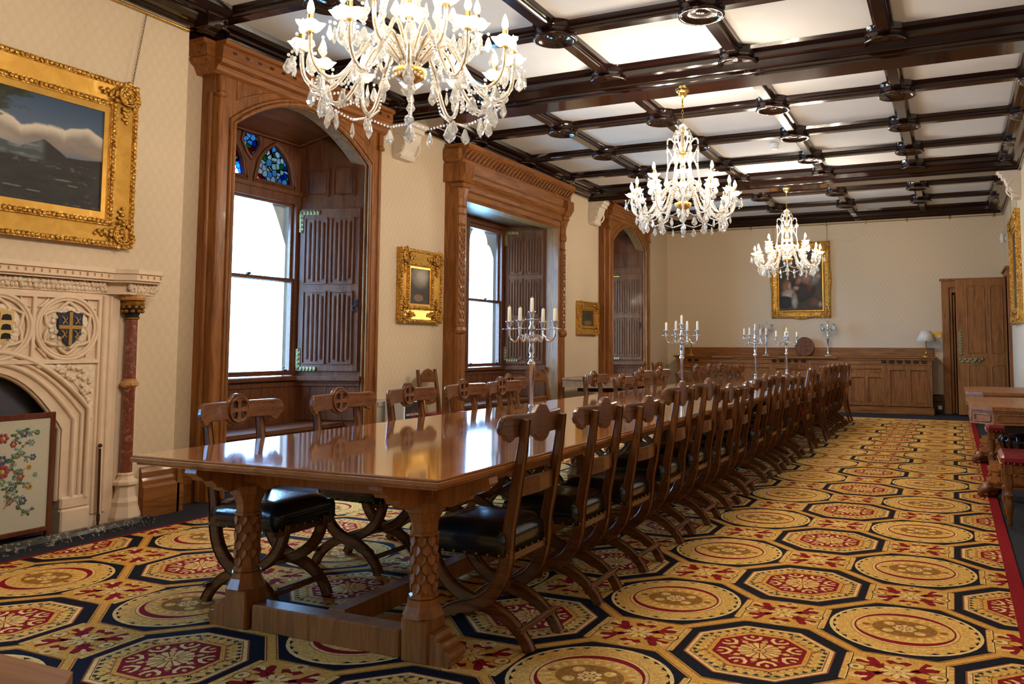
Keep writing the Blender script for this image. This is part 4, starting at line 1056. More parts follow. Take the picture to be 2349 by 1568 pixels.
def red_chair():
    t = thing('side_chair', '', 'chair', (0, 0, 0))
    for s in (-1, 1):
        pts = [(s*.185, -.285, .0), (s*.185, -.225, .22), (s*.185, -.20, .42), (s*.182, -.215, .62), (s*.180, -.265, .955)]
        MB().bar(pts, .034, [.032, .04, .05, .042, .030]).build('back_leg', chair_oak['z'], t)
        f = MB().lathe([(.016, 0), (.022, .012), (.014, .05), (.022, .08), (.030, .13), (.022, .17), (.017, .185), (.028, .20), (.028, .215), (.018, .225), (.028, .26), (.030, .30), (.024, .335), (.028, .35)], (s*.18, .19, 0), 12)
        f.box(s*.18-.027, s*.18+.027, .163, .217, .35, .42, .003).build('front_leg', chair_oak['z'], t)
    MB().box(-.20, .20, -.21, -.18, .36, .42).box(-.20, .20, .175, .205, .36, .42).box(-.20, -.17, -.2, .2, .36, .42).box(.17, .20, -.2, .2, .36, .42).build('seat_frame', chair_oak['x'], t)
    m = MB().box(-.225, .225, -.195, .235, .415, .485, .022); se = m.build('seat', red_leather, t)
    m = MB()
    for i in range(12):
        u = -.21+.42*i/11
        for x, y in ((u, .237), (-.227, u+.02), (.227, u+.02)): m.blob((x, y, .428), (.005, .005, .005))
    m.build('nail_trim', brass, se, label='row of brass nail heads', kind='stuff')
    cr = [(-.165, .80), (-.165, .895), (-.13, .905), (-.07, .945), (0, .965), (.07, .945), (.13, .905), (.165, .895), (.165, .80), (.10, .815), (-.10, .815)]
    m = MB().prism(cr, -.258, -.238, 'y', [[(.02*cos(a), .892+.03*sin(a)) for a in [i*pi/4 for i in range(8)]]])
    m.box(-.165, .165, -.262, -.234, .832, .840).box(-.165, .165, -.262, -.234, .812, .82); m.build('crest_rail', chair_oak['x'], t)
    m = MB().box(-.165, .165, -.238, -.215, .59, .66, .004).prism([(-.16, .59), (.16, .59), (.09, .57), (.0, .56), (-.09, .57)], -.235, -.218, 'y'); m.build('lower_rail', chair_oak['x'], t)
    return t
chairA = cross_chair(); chairB = red_chair(); usedA = usedB = False
ordw = ['first', 'second', 'third', 'fourth', 'fifth', 'sixth', 'seventh', 'eighth', 'ninth', 'tenth', 'eleventh', 'twelfth', 'thirteenth', 'fourteenth', 'fifteenth', 'sixteenth', 'seventeenth', 'eighteenth', 'nineteenth', 'twentieth']
def place(kind, x, y, rz, label, group):
    global usedA, usedB
    src = chairA if kind == 'A' else chairB
    if (kind == 'A' and not usedA) or (kind == 'B' and not usedB):
        if kind == 'A': usedA = True
        else: usedB = True
        src.location = (x, y, .004); src.rotation_euler = (0, 0, rz); src['label'] = label; src['group'] = group; return src
    return dup(src, (x, y, .004), rz, label, group)
RIGHT = [-1.31, -.64, -.01, .68, 1.28, 1.85, 2.48, 3.20, 3.78, 4.40, 5.03, 5.66, 6.26, 6.84, 7.41, 7.98, 8.54, 9.10, 9.66]
KR = 'AAAAAAAAAAABABAAAAB'
hts = {0: 1, 1: .99, 2: .965, 3: 1.02, 4: 1.02, 5: .96, 6: .95, 7: .99, 8: 1.0, 9: .96, 10: .95, 12: .95}
for i, y in enumerate(RIGHT):
    k = KR[i]; jit = [0, .02, -.03, .02, .0, -.02, .03][i % 7]
    where = 'nearest the camera' if i == 0 else ('farthest away' if i == len(RIGHT)-1 else '%s from the near end' % ordw[i])
    lab = ('cross-framed oak chair, black seat, right of long table, %s' if k == 'A' else 'straight-legged oak chair, red seat, right of long table, %s') % where
    o = place(k, -.55+.01*(i % 3)+(.0 if k == 'A' else -.02), y, pi/2+jit, lab, 'chairs along the right side of the long table')
    if i in hts: o.scale = (1, 1, hts[i])
LEFT = [-1.36, -.62, .05, .70, 1.26, 1.95, 3.02, 3.78, 4.36, 5.02, 5.90, 6.58, 7.24, 7.88, 8.46, 9.0]
for i, y in enumerate(LEFT):
    jit = [.03, -.02, .02, -.03, .0][i % 5]
    where = 'nearest the camera' if i == 0 else ('farthest away' if i == len(LEFT)-1 else '%s from the near end' % ordw[i])
    o = place('A', -2.12 if i == 5 else (-1.81 if i < 6 else -1.77), y, -pi/2+jit, 'cross-framed oak chair, window side of long table, %s' % where, 'chairs along the window side of the long table')
    if i in (7, 10, 14, 15): o.scale = (1, 1, .95)
place('B', -3.92, 3.36, -pi/2+.06, 'dark chair with arched crest standing against the wall below the first small painting', 'spare chairs along the window wall')
place('B', -2.75, 3.75, -pi/2-.1, 'dark arched-crest chair set back behind the window side row, before the second window', 'spare chairs along the window wall')
place('B', -3.0, 8.6, -pi/2-.1, 'dark arched-crest chair standing before the shuttered third window', 'spare chairs along the window wall')
place('B', -1.15, 9.68, pi, 'oak arched-crest chair at the far head of the long table before the sideboard', 'chair at the head of the table')
place('B', 1.78, 2.16, pi/2, 'turned-leg chair with shiny red leather seat nearest the camera by the right wall', 'red leather chairs by the right wall')
place('B', 1.77, 4.51, pi/2, 'turned-leg chair with red leather seat between the two side tables', 'red leather chairs by the right wall')

# ------------------------------------------------------------------ silver candelabra
def candelabrum():
    t = thing('candelabra', '', 'candelabra', (0, 0, 0))
    MB().lathe([(.085, 0), (.088, .006), (.082, .012), (.06, .02), (.03, .035), (.018, .055), (.022, .065), (.014, .078), (.02, .088), (.016, .1)], n=20).build('base', silver, t)
    MB().lathe([(.011, .1), (.013, .2), (.022, .34), (.024, .345), (.026, .355), (.014, .375), (.010, .385), (.018, .395), (.010, .405), (.020, .43), (.014, .47), (.018, .49), (.020, .50), (.014, .51)], n=16).build('stem', silver, t)
    MB().lathe([(.014, .51), (.02, .53), (.013, .55), (.020, .565), (.022, .575), (.010, .60), (.014, .61), (.009, .625)], n=14).build('centre_stem', silver, t)
    def cup(x, y, z, nm='candle_cup'):
        MB().lathe([(.006, 0), (.042, .003), (.044, .006), (.012, .008), (.008, .014), (.014, .02), (.016, .045), (.026, .052), (.024, .056), (.011, .054)], (x, y, z), 16).build(nm, silver, t)
    cup(0, 0, .625)
    for q in range(4):
        a = pi*q/2+.45; c, s = cos(a), sin(a)
        pr = [(.015, .515), (.035, .53), (.06, .525), (.068, .505), (.055, .49), (.042, .50), (.05, .513)]
        pr2 = [(.052, .525), (.075, .535), (.09, .52), (.10, .50), (.125, .49), (.15, .505), (.16, .53), (.16, .565)]
        MB().tube([(c*r, s*r, z) for r, z in pr], .006, 6).tube([(c*r, s*r, z) for r, z in pr2], [.006, .007, .007, .007, .007, .006, .006, .008], 7).build('arm', silver, t)
        cup(c*.16, s*.16, .565)
    return t
cand = candelabrum()
CY_ = [(-1.144, .13, -.43), (-1.144, 3.25, -.495), (-1.144, 6.50, -.69), (-1.144, 8.75, -.40)]
nm_ = ['nearest the camera', 'second from the near end', 'third from the near end', 'farthest along the table']
candle = None
def put_candle(x, y, z, h, label, group):
    global candle
    if candle is None:
        candle = MB().lathe([(.0122, 0), (.0108, .09), (.008, .095), (.0015, .096), (.001, .104), (.0004, .105)], n=10).build('candle', wax)
        o = candle; o['category'] = 'candle'
    else: o = candle.copy(); COL.objects.link(o)
    o.location = (x, y, z); o.scale = (1, 1, h/.1); o['label'] = label; o['group'] = group
wh = ['left front', 'left back', 'right back', 'right front']
for i, (x, y, rz) in enumerate(CY_):
    lab = 'silver candelabra with cream candles on the long table, '+nm_[i]
    if i == 0: cand.location = (x, y, .763); cand.rotation_euler = (0, 0, rz); cand['label'] = lab; cand['group'] = 'candelabra on the long table'
    else: dup(cand, (x, y, .763), rz, lab, 'candelabra on the long table')
    put_candle(x, y, .763+.675, .095, 'cream candle in middle cup of candelabra '+nm_[i], 'candles on the candelabra')
    for q in range(4):
        a = pi*q/2+.45+rz
        put_candle(x+.16*cos(a), y+.16*sin(a), .763+.615, .085+.008*((q+i) % 3), 'cream candle on %s arm of candelabra %s' % (wh[q], nm_[i]), 'candles on the candelabra')
for x, lab in ((-2.15, 'empty silver candelabra on the sideboard left of the round crest'), (-.95, 'empty silver candelabra on the sideboard right of the round crest')):
    dup(cand, (x, 12.05, 1.045), .35, lab, 'empty candelabra on the sideboard')

# ------------------------------------------------------------------ chandeliers
def drop_mesh(h, w):
    # flat faceted pendeloque hanging from the origin
    m = MB(); k = 8
    prof = [(.0, 0), (.16, -.08), (.5, -.62), (.36, -.80), (.0, -1)]
    vs = []
    for r, z in prof[1:-1]:
        for i in range(k): a = 2*pi*i/k; vs.append((r*w*cos(a), r*w*.42*sin(a), z*h))
    vs = [(0, 0, 0)]+vs+[(0, 0, -h)]
    fs = [(0, 1+(i+1) % k, 1+i) for i in range(k)]
    for j in range(2): fs += [(1+j*k+i, 1+j*k+(i+1) % k, 1+(j+1)*k+(i+1) % k, 1+(j+1)*k+i) for i in range(k)]
    fs += [(len(vs)-1, 1+2*k+i, 1+2*k+(i+1) % k) for i in range(k)]
    m.add(vs, fs); m.sphere((0, 0, .014), .008, 6, 4); return m
def beads(m, pts, r=.0065, step=.017):
    acc = 0; last = Vector(pts[0])
    for p in pts[1:]:
        p = Vector(p); d = (p-last).length
        while acc+d >= step:
            t = (step-acc)/d; last = last.lerp(p, t); d = (p-last).length; acc = 0
            x, y, z = last; m.v and None
            m.blob((x, y, z), (r, r, r))
        acc += d; last = p
def chandelier(loc, rose_z, label, rz):
    x0, y0, zb = loc
    t = thing('chandelier', label, 'chandelier', (x0, y0, zb), rz, 'crystal chandeliers')
    H = rose_z-zb
    MB().lathe([(.065, H), (.068, H-.008), (.055, H-.02), (.045, H-.03), (.04, H-.055), (.02, H-.07), (.008, H-.08), (.007, H-.14), (.012, H-.15), (.005, H-.16)], n=18).build('ceiling_rose', brass, t)
    m = MB(); z = H-.16; top = 1.02; k = 0
    while z > top+.01:
        for s in (1,):
            pts = [((.010*cos(a) if k % 2 else 0), (0 if k % 2 else .010*cos(a)), z-.018+.020*sin(a)) for a in [i*pi/5 for i in range(11)]]
            m.tube(pts, .0022, 4)
        z -= .032; k += 1
    m.build('chain', brass, t)
    MB().lathe([(.004, 1.03), (.05, 1.0), (.056, .985), (.02, .975), (.012, .95), (.022, .92), (.014, .89), (.03, .84), (.036, .80), (.02, .76), (.014, .74)], n=12, smooth=False).build('crown_dish', crystal, t)
    MB().lathe([(.012, 1.0), (.012, .25)], n=10).lathe([(.03, .72), (.055, .735), (.06, .745), (.02, .75)], n=14).build('stem', brass, t)
    MB().lathe([(.014, .74), (.02, .70), (.014, .66), (.03, .62), (.024, .56), (.012, .52), (.03, .47), (.04, .42), (.02, .38), (.03, .34), (.05, .32)], n=12, smooth=False).build('glass_column', arm_glass, t)
    MB().lathe([(.010, .195), (.03, .205), (.065, .225), (.080, .25), (.078, .265), (.05, .27)], n=20).sphere((0, 0, .185), .012).build('bowl', gilt_c, t)
    # bottom ball
    m = MB().sphere((0, 0, .03), .024, 10, 6); beads(m, [(0, 0, .18), (0, 0, .05)], .006, .014); m.build('bottom_ball', crystal, t)
    dd_ = drop_mesh(.065, .03).build('bottom_drop', crystal, t); dd_.location = (0, 0, -.005)
    dm = drop_mesh(.075, .049).build('crystal_drop', crystal, t); first = [dm]
    cnt = [0]; extra = MB()
    tmpl = drop_mesh(1, .65)
    def drop(x, y, z, h=.075):
        h *= 1.22
        a = random.uniform(0, pi)
        if cnt[0] >= 96:
            M = Matrix.Translation((x, y, z)) @ Matrix.Rotation(a, 4, 'Z') @ Matrix.Scale(h, 4)
            extra.add([tuple(M @ Vector(v)) for v in tmpl.v], [tuple(f) for f in tmpl.f]); return
        cnt[0] += 1
        if first: o = first.pop()
        else: o = dm.copy(); COL.objects.link(o); o.parent = t
        o.location = (x, y, z); o.rotation_euler = (0, 0, a); o.scale = [h/.075]*3
    arm_c = {}
    def arm(a, kind):
        key = kind
        if key in arm_c:
            src = arm_c[key]; o = src.copy(); COL.objects.link(o); o.parent = t; o.rotation_euler = (0, 0, a)
            for ch in src.children: c = ch.copy(); COL.objects.link(c); c.parent = o
            return
        if kind == 'low':
            pr = bez((.05, 0, .30), (.14, 0, .40), (.17, 0, .44), (.23, 0, .34), 6)+bez((.23, 0, .34), (.30, 0, .20), (.36, 0, .10), (.44, 0, .16), 7)[1:]+bez((.44, 0, .16), (.485, 0, .20), (.485, 0, .25), (.485, 0, .325), 5)[1:]; r, z = .485, .325
        else:
            pr = bez((.04, 0, .36), (.10, 0, .48), (.13, 0, .50), (.17, 0, .42), 5)+bez((.17, 0, .42), (.21, 0, .32), (.26, 0, .30), (.29, 0, .36), 6)[1:]+bez((.29, 0, .36), (.31, 0, .40), (.31, 0, .44), (.31, 0, .485), 4)[1:]; r, z = .31, .485
        ar = MB().tube(pr, .0105, 7).build('arm', arm_glass, t); ar.rotation_euler = (0, 0, a)
        MB().tube([(x, y, zz) for x, y, zz in pr], .0035, 5).build('arm_core', brass, ar)
        vs = MB()
        prof = [(.012, 0), (.03, .004), (.046, .016), (.056, .030), (.060, .034)]
        n = 20; vv = []
        for rr, zz in prof:
            for i in range(n):
                q = 2*pi*i/n; w = 1+.09*cos(5*q)*(rr/.06)**2; vv.append((r+rr*w*cos(q), rr*w*sin(q), z+zz+.004*cos(5*q)*(rr/.06)))
        vs.add(vv, [(j*n+i, j*n+(i+1) % n, (j+1)*n+(i+1) % n, (j+1)*n+i) for j in range(4) for i in range(n)], True)
        vs.build('bobeche', dish_glass, ar)
        MB().lathe([(.018, -.006), (.016, .002), (.013, .004), (.0125, .075), (.008, .078)], (r, 0, z), 10).build('candle_tube', brass, ar)
        MB().lathe([(.007, .077), (.0155, .093), (.0165, .103), (.011, .127), (.001, .150)], (r, 0, z), 8).build('bulb', bulb_m, ar)
        lt = bpy.data.lights.new('bulb_light', 'POINT'); lt.energy = LAMP; lt.color = (1, .86, .68); lt.shadow_soft_size = .02
        lo = bpy.data.objects.new('bulb_light', lt); COL.objects.link(lo); lo.parent = ar; lo.location = (r, 0, z+.172)
        arm_c[key] = ar
    NL, NU = 12, 6
    for q in range(NL):
        a = 2*pi*q/NL; arm(a, 'low')
        c, s = cos(a), sin(a)
        for da in (-.9, 0, .9, pi, 2.2, -2.2):
            x = .485*c+.058*cos(a+da); y = .485*s+.058*sin(a+da)
            if da in (0, pi) or q % 2: drop(x, y, .285 if abs(da) < 1 else .30, .062)
        drop(.40*c, .40*s, .115, .085); drop(.44*c, .44*s, .145, .07)
    for q in range(NU):
        a = 2*pi*(q+.5)/NU; arm(a, 'up'); c, s = cos(a), sin(a)
        for da in (0, 1.5, -1.5, pi): drop(.31*c+.055*cos(a+da), .31*s+.055*sin(a+da), .455, .062)
        drop(.25*c, .25*s, .305, .075)
    # bead swags between the lower cups
    for q in range(NL):
        a0, a1 = 2*pi*q/NL, 2*pi*(q+1)/NL; m = MB()
        P0 = Vector((.44*cos(a0), .44*sin(a0), .13)); P1 = Vector((.44*cos(a1), .44*sin(a1), .13)); Mm = (P0+P1)/2*.92; Mm.z = .088
        beads(m, [P0, Mm, P1]); 
        beads(m, [(.5*cos(a0), .5*sin(a0), .32), (.53*cos(a0), .53*sin(a0), .25), (.52*cos(a0), .52*sin(a0), .20)])
        beads(m, [(.18*cos(a0), .18*sin(a0), .36), (.30*cos(a0), .30*sin(a0), .14), (.40*cos(a0), .40*sin(a0), .12)])
        m.build('bead_string', crystal, t, kind='stuff'); drop(Mm.x, Mm.y, .075, .07)
    for q in range(NU):
        a = 2*pi*q/NU; a1 = 2*pi*(q+1)/NU; m = MB(); c, s = cos(a), sin(a)
        lyre = bez((.05*c, .05*s, .36), (.20*c, .20*s, .42), (.17*c, .17*s, .62), (.06*c, .06*s, .74), 10)
        ly = MB().tube(lyre, .0085, 6).build('lyre_arm', arm_glass, t); MB().tube(lyre, .003, 4).build('lyre_core', brass, ly)
        cw = bez((.05*c, .05*s, .78), (.09*c, .09*s, .90), (.15*c, .15*s, .92), (.145*c, .145*s, .83), 8)
        MB().tube(cw, .008, 6).build('crown_arm', arm_glass, t)
        beads(m, [(.145*c, .145*s, .83), (.14*c, .14*s, .60), (.16*c, .16*s, .50)]); beads(m, [(.14*c, .14*s, .80), (.07*cos((a+a1)/2), .07*sin((a+a1)/2), .62), (.14*cos(a1), .14*sin(a1), .80)])
        beads(m, [(.055*c, .055*s, .98), (.10*c, .10*s, .88)]); m.build('bead_string', crystal, t, kind='stuff')
        drop(.145*c, .145*s, .82, .07); drop(.16*c, .16*s, .50, .07); drop(.05*c, .05*s, .97, .04); drop(.07*cos(a+.5), .07*sin(a+.5), .60, .07)
    if extra.v:
        extra.build('crystal_drops', crystal, t, kind='stuff')
    return t
chandelier((-1.03, -1.33, 2.25), 3.76, 'nearest crystal chandelier, cut by the top of the photo, with lit candle bulbs', .1)
chandelier((-1.03, 2.95, 2.31), 3.66, 'middle crystal chandelier hanging on a brass chain from the first main beam', .3)
chandelier((-1.01, 8.20, 2.30), 3.66, 'farthest crystal chandelier hanging in front of the figure painting', .17)

# ------------------------------------------------------------------ paintings
def vnoise(seed):
    rnd = random.Random(seed); G = [[rnd.random() for _ in range(64)] for _ in range(64)]
    def f(x, y):
        xi, yi = int(math.floor(x)), int(math.floor(y)); u, v = x-xi, y-yi; u = u*u*(3-2*u); v = v*v*(3-2*v)
        g = lambda i, j: G[(yi+j) % 64][(xi+i) % 64]
        return (g(0, 0)*(1-u)+g(1, 0)*u)*(1-v)+(g(0, 1)*(1-u)+g(1, 1)*u)*v
    return lambda x, y: .5*f(x, y)+.27*f(2*x+7, 2*y+3)+.15*f(4*x+1, 4*y+9)+.08*f(8*x, 8*y)
def lerp(a, b, t): t = max(0, min(1, t)); return tuple(p+(q-p)*t for p, q in zip(a, b))
def canvas_mat():
    m, nt, b = nt_new('oil_paint'); b.inputs['Roughness'].default_value = .5; b.inputs['Specular IOR Level'].default_value = .3
    at = nt.nodes.new('ShaderNodeAttribute'); at.attribute_name = 'paint'; nt.links.new(at.outputs['Color'], b.inputs['Base Color']); return m
oil = canvas_mat()
def canvas(name, w, h, nx, ny, fn, parent, P):
    me = bpy.data.meshes.new(name); vs = []; cols = []
    for j in range(ny+1):
        for i in range(nx+1):
            u, v = i/nx, j/ny; vs.append(P(u*w-w/2, v*h-h/2)); cols.append(fn(u, v))
    me.from_pydata(vs, [], [(j*(nx+1)+i, j*(nx+1)+i+1, (j+1)*(nx+1)+i+1, (j+1)*(nx+1)+i) for j in range(ny) for i in range(nx)])
    ca = me.color_attributes.new('paint', 'FLOAT_COLOR', 'POINT')
    for k, c in enumerate(cols): ca.data[k].color = (*c, 1)
    me.materials.append(oil); o = bpy.data.objects.new(name, me); COL.objects.link(o); o.parent = parent; return o
def sm(a, b, x): t = max(0, min(1, (x-a)/(b-a))); return t*t*(3-2*t)
def landscape(u, v, n=vnoise(3), n2=vnoise(8), n3=vnoise(21)):
    c = lerp((.10, .14, .20), (.03, .06, .12), (v-.55)*2.2)
    edge = .60+.055*abs(sin(u*15+.6))**.7+.05*abs(sin(u*6.3+2))+.20*n(u*3.3+5, 2)-.04+.035*n2(u*24, v*14)          # cloud top
    base = .56+.03*sin(u*4)
    cl = sm(edge+.015, edge-.015, v)*sm(base-.10, base, v)
    body = lerp((.13, .105, .10), (.30, .25, .21), n(u*6+2, v*9)); rim = sm(edge-.13, edge, v)
    c = lerp(c, lerp(body, (.62, .54, .44), rim*.95), cl)
    c = lerp(c, (.50, .40, .30), .75*sm(.64, .52, v)*sm(.9, .2, u)*(.6+.6*n2(u*14, v*30)))
    mt = .455+.02*n(u*12, 3)+.13*max(0, 1-abs(u-.70)/.11)**.8+.06*max(0, 1-abs(u-.50)/.16)+.03*sm(.8, 1, u)
    g = n2(u*10, v*20); f = n3(u*26, v*40)
    rock = lerp((.05, .06, .07), (.20, .22, .24), sm(.4, .8, g)*sm(.74, .6, u)); rock = lerp(rock, (.02, .016, .014), sm(.68, .72, u))
    c = lerp(c, rock, sm(mt+.006, mt-.006, v))
    land = lerp((.008, .008, .009), (.030, .028, .026), g)
    land = lerp(land, (.16, .16, .14), sm(.62, .8, f)*sm(.30, .42, v)*sm(.50, .44, v)*.8)
    land = lerp(land, (.12, .08, .055), sm(.66, .8, f)*sm(.55, .8, u)*.6)
    c = lerp(c, land, sm(.44, .40, v+.02*g))
    tr = n2(u*9+3, v*10); t2 = n3(u*30, v*30)
    tree = sm(.0, .10, (tr*.35+t2*.22+.30-u)+(v-.86)*.9)*sm(.66, .74, v)+sm(.05, .0, u-.16*tr-.05*t2-.02)*sm(.35, .5, v)
    c = lerp(c, lerp((.010, .012, .007), (.055, .06, .025), t2-.2), min(1, tree))
    for x, y, r, k in ((.36, .245, .020, (.30, .07, .03)), (.345, .235, .016, (.20, .05, .03)), (.395, .235, .012, (.42, .34, .24)), (.44, .225, .010, (.36, .32, .28)), (.19, .185, .018, (.16, .13, .11))):
        c = lerp(c, k, sm(r*.75, r*.1, hypot((u-x)*1.3, (v-y)*.5)+.006*n3(u*50, v*50)))
    for x, y, w in ((.56, .12, .05), (.66, .10, .04), (.80, .24, .05), (.85, .20, .03)): c = lerp(c, (.20, .18, .15), .7*sm(.008, .003, abs(v-y-.01*f))*sm(w, w*.6, abs(u-x)))
    return c
def figures(u, v, n=vnoise(11)):
    g = n(u*6, v*7); c = lerp((.022, .016, .014), (.09, .062, .045), g)
    def el(cu, cv, ru, rv, col, col2=None, ang=0):
        nonlocal c
        x, y = u-cu, v-cv; x, y = x*cos(ang)-y*sin(ang), x*sin(ang)+y*cos(ang)
        d = hypot(x/ru, y/rv)+(g-.5)*.5
        if d < 1.15:
            cc = lerp(col, col2 or tuple(q*.4 for q in col), max(0, min(1, d))**1.5); cc = tuple(q*(.7+.6*n(u*22, v*30)) for q in cc); c = lerp(c, cc, (1.15-max(0, d))*4)
    el(.55, .33, .30, .17, (.03, .026, .025)); el(.74, .47, .10, .20, (.14, .03, .02), ang=.4); el(.80, .60, .16, .20, (.30, .28, .22), (.10, .09, .07))
    el(.62, .58, .18, .14, (.36, .19, .15), (.13, .07, .05)); el(.47, .50, .10, .06, (.34, .16, .12), ang=-.7); el(.66, .74, .08, .09, (.40, .26, .16)); el(.62, .66, .06, .07, (.32, .24, .10))
    el(.86, .76, .07, .08, (.46, .30, .19)); el(.80, .80, .05, .05, (.40, .24, .15)); el(.9, .56, .07, .05, (.45, .30, .2)); el(.40, .37, .07, .035, (.40, .25, .16))
    el(.17, .40, .09, .11, (.30, .13, .05), (.12, .05, .02)); el(.24, .40, .045, .075, (.48, .30, .2)); el(.22, .26, .15, .10, (.50, .40, .30), (.2, .15, .11)); el(.14, .14, .16, .10, (.02, .02, .024))
    el(.36, .15, .07, .13, (.34, .30, .24), (.12, .10, .08)); el(.34, .72, .06, .03, (.20, .08, .05)); el(.80, .13, .18, .09, (.14, .06, .035), (.05, .025, .018)); el(.94, .10, .05, .05, (.30, .26, .2))
    return c
def dusky(u, v, n=vnoise(5)):
    g = n(u*4, v*5); t = max(0, 1-hypot((u-.55)/.55, (v-.80)/.40))
    c = lerp((.022, .016, .014), (.09, .07, .055), g*.8); c = lerp(c, (.42, .36, .29), t*1.3*(.4+g))
    if hypot((u-.45)/.25, (v-.18)/.10) < 1: c = lerp(c, (.28, .17, .09), .7)
    return c
def brownish(u, v, n=vnoise(6)):
    g = n(u*4, v*5); c = lerp((.02, .016, .009), (.10, .075, .035), g)
    if hypot((u-.55)/.3, (v-.2)/.14) < 1: c = lerp(c, (.30, .21, .07), .5)
    return c
def picture(name_label, cat, W, H, fw, loc, rz, fn, res, corners=True, carved=False, slip=.03, tilt=0, group=None, wavy=False):
    # local: x across, -y towards the room, z up; origin at the centre on the wall
    t = thing('framed_painting', name_label, cat, loc, rz, group)
    def rect(a, b, m, d0, d1, bev=0):   # frame band between half sizes a(outer) and b(inner)
        m.prism([(-a[0], -a[1]), (a[0], -a[1]), (a[0], a[1]), (-a[0], a[1])], -d0, -d1, 'y', [[(-b[0], -b[1]), (b[0], -b[1]), (b[0], b[1]), (-b[0], b[1])]])
    hw, hh = W/2, H/2; o2 = fw*.20; i2 = fw*.22
    m = MB(); rect((hw-o2, hh-o2), (hw-fw+i2, hh-fw+i2), m, 0, .035); 
    # cove
    a, b_ = (hw-o2, hh-o2), (hw-fw+i2, hh-fw+i2); vs = []
    for (x, z), d in (((a[0], a[1]), .055), ((b_[0], b_[1]), .035)):
        vs += [(-x, -d, -z), (x, -d, -z), (x, -d, z), (-x, -d, z)]
    m.add(vs, [(i, (i+1) % 4, (i+1) % 4+4, i+4) for i in range(4)])
    m.build('frame', gilt_c if carved else gilt, t)
    m = MB(); rect((hw, hh), (hw-o2, hh-o2), m, 0, .065); rect((hw-fw+i2, hh-fw+i2), (hw-fw, hh-fw), m, 0, .048)
    st = fw*.16
    for L, z_, dep in (((hw-o2/2), (hh-o2/2), .065), (hw-fw+i2/2, hh-fw+i2/2, .048)):
        k = max(6, int(2*L/st)); kk = max(6, int(2*z_/st))
        for i in range(k+1):
            for s in (-1, 1): m.blob((-L+2*L*i/k, -dep, s*z_), (st*.62, .012, o2*.48))
        for i in range(kk+1):
            for s in (-1, 1): m.blob((s*L, -dep, -z_+2*z_*i/kk), (o2*.48, .012, st*.62))
    m.build('ornament_band', gilt_c, t)
    if corners:
        for sx in (-1, 1):
            for sz in (-1, 1):
                m = MB(); cx, cz = sx*(hw-fw*.48), sz*(hh-fw*.48)
                rr = random.Random(3)
                for q in range(3):
                    r0 = fw*(.16+.10*q)
                    m.tube([(cx+r0*cos(a+q), -.062-.01*q, cz+r0*sin(a+q)) for a in [i*.45 for i in range(9)]], fw*.035, 5)
                for q in range(26):
                    a = rr.random()*6.28; r0 = fw*.52*rr.random()**.5; m.blob((cx+r0*cos(a), -.060-.012*rr.random(), cz+r0*sin(a)), (fw*.09, .012, fw*.09))
                for q in range(5):
                    m.blob((cx-sx*fw*(.5+.12*q), -.052, cz+sz*fw*.05*(-1)**q), (fw*.08, .010, fw*(.16-.02*q))); m.blob((cx+sx*fw*.05*(-1)**q, -.052, cz-sz*fw*(.5+.12*q)), (fw*(.16-.02*q), .010, fw*.08))
                m.build('corner_ornament', gilt_c, t)
    if wavy:
        m = MB()
        for s in (-1, 1):
            for q in range(28):
                u = -1+2*q/27; b1 = .018*max(0, cos(u*pi*1.5))+.012*max(0, 1-abs(u)*4)
                m.blob((u*(hw-.02), -.05, s*(hh-.01+b1)), (.035, .022, .024)); m.blob((s*(hw-.01+b1*.7), -.05, u*(hh-.02)), (.024, .022, .045))
        m.build('scroll_border', gilt_c, t)
    m = MB(); rect((hw-fw, hh-fw), (hw-fw-slip, hh-fw-slip), m, 0, .036); m.build('slip', gilt, t)
    cw, chh = 2*(hw-fw-slip), 2*(hh-fw-slip)
    canvas('canvas', cw+.006, chh+.006, res[0], res[1], fn, t, lambda x, z: (x, -.026, z))
    MB().box(-hw+fw*.4, hw-fw*.4, -.024, 0, -hh+fw*.4, hh-fw*.4).build('backing', soot, t)
    return t
def chain_to(parent, p0, p1, mat=iron):
    m = MB(); p0, p1 = Vector(p0), Vector(p1); L = (p1-p0).length; k = int(L/.021); d = (p1-p0).normalized()
    s = Vector((1, 0, 0)); b_ = Vector((0, 1, 0))
    for i in range(k):
        c = p0+d*(i*.021); e = s if i % 2 else b_
        m.tube([c+e*(.006*cos(a))+d*(.013*sin(a)) for a in [q*pi/3 for q in range(7)]], .0018, 3)
    return m.build('hanging_chain', mat, parent)
p1 = picture('large gilt framed landscape of clouds and a blue mountain hanging over the fireplace', 'painting', 1.80, 1.17, .19, (-4.11, -1.35, 2.49), pi/2, landscape, (330, 184), slip=.045)
p1.rotation_euler = (0, 0, pi/2)
for s in (-1, 1): chain_to(p1, (s*.86, -.03, .56), (s*.95, -.04, 1.17))
p2 = picture('small upright gilt framed painting with a pale cloud between the first and second windows', 'painting', .80, .83, .19, (XL, 3.33, 1.90), pi/2, dusky, (30, 46), slip=.025, carved=False)
p3 = picture('smallest gilt framed dark painting between the second and third windows', 'painting', .80, .55, .13, (XL, 8.05, 1.69), pi/2, brownish, (24, 30), slip=.02)
p4 = picture('tall gilt rococo framed painting of figures hanging on the far wall behind the chandelier', 'painting', 1.14, 1.50, .13, (-1.50, YF, 2.56), 0, figures, (130, 170), slip=.012, carved=True, wavy=True)
for s in (-1, 1): chain_to(p4, (s*.53, -.02, .74), (s*.53, -.035, 1.10))

# gilt mirror / framed picture on the right wall, seen edge-on
p5 = picture('ornate gilt frame on the right wall seen almost edge-on', 'painting', 1.55, 1.62, .20, (XR, 9.30, 2.38), -pi/2, brownish, (12, 12), slip=.05)
for s in (-1, 1): chain_to(p5, (s*.6, -.03, .78), (s*.6, -.035, 1.27), old_brass)

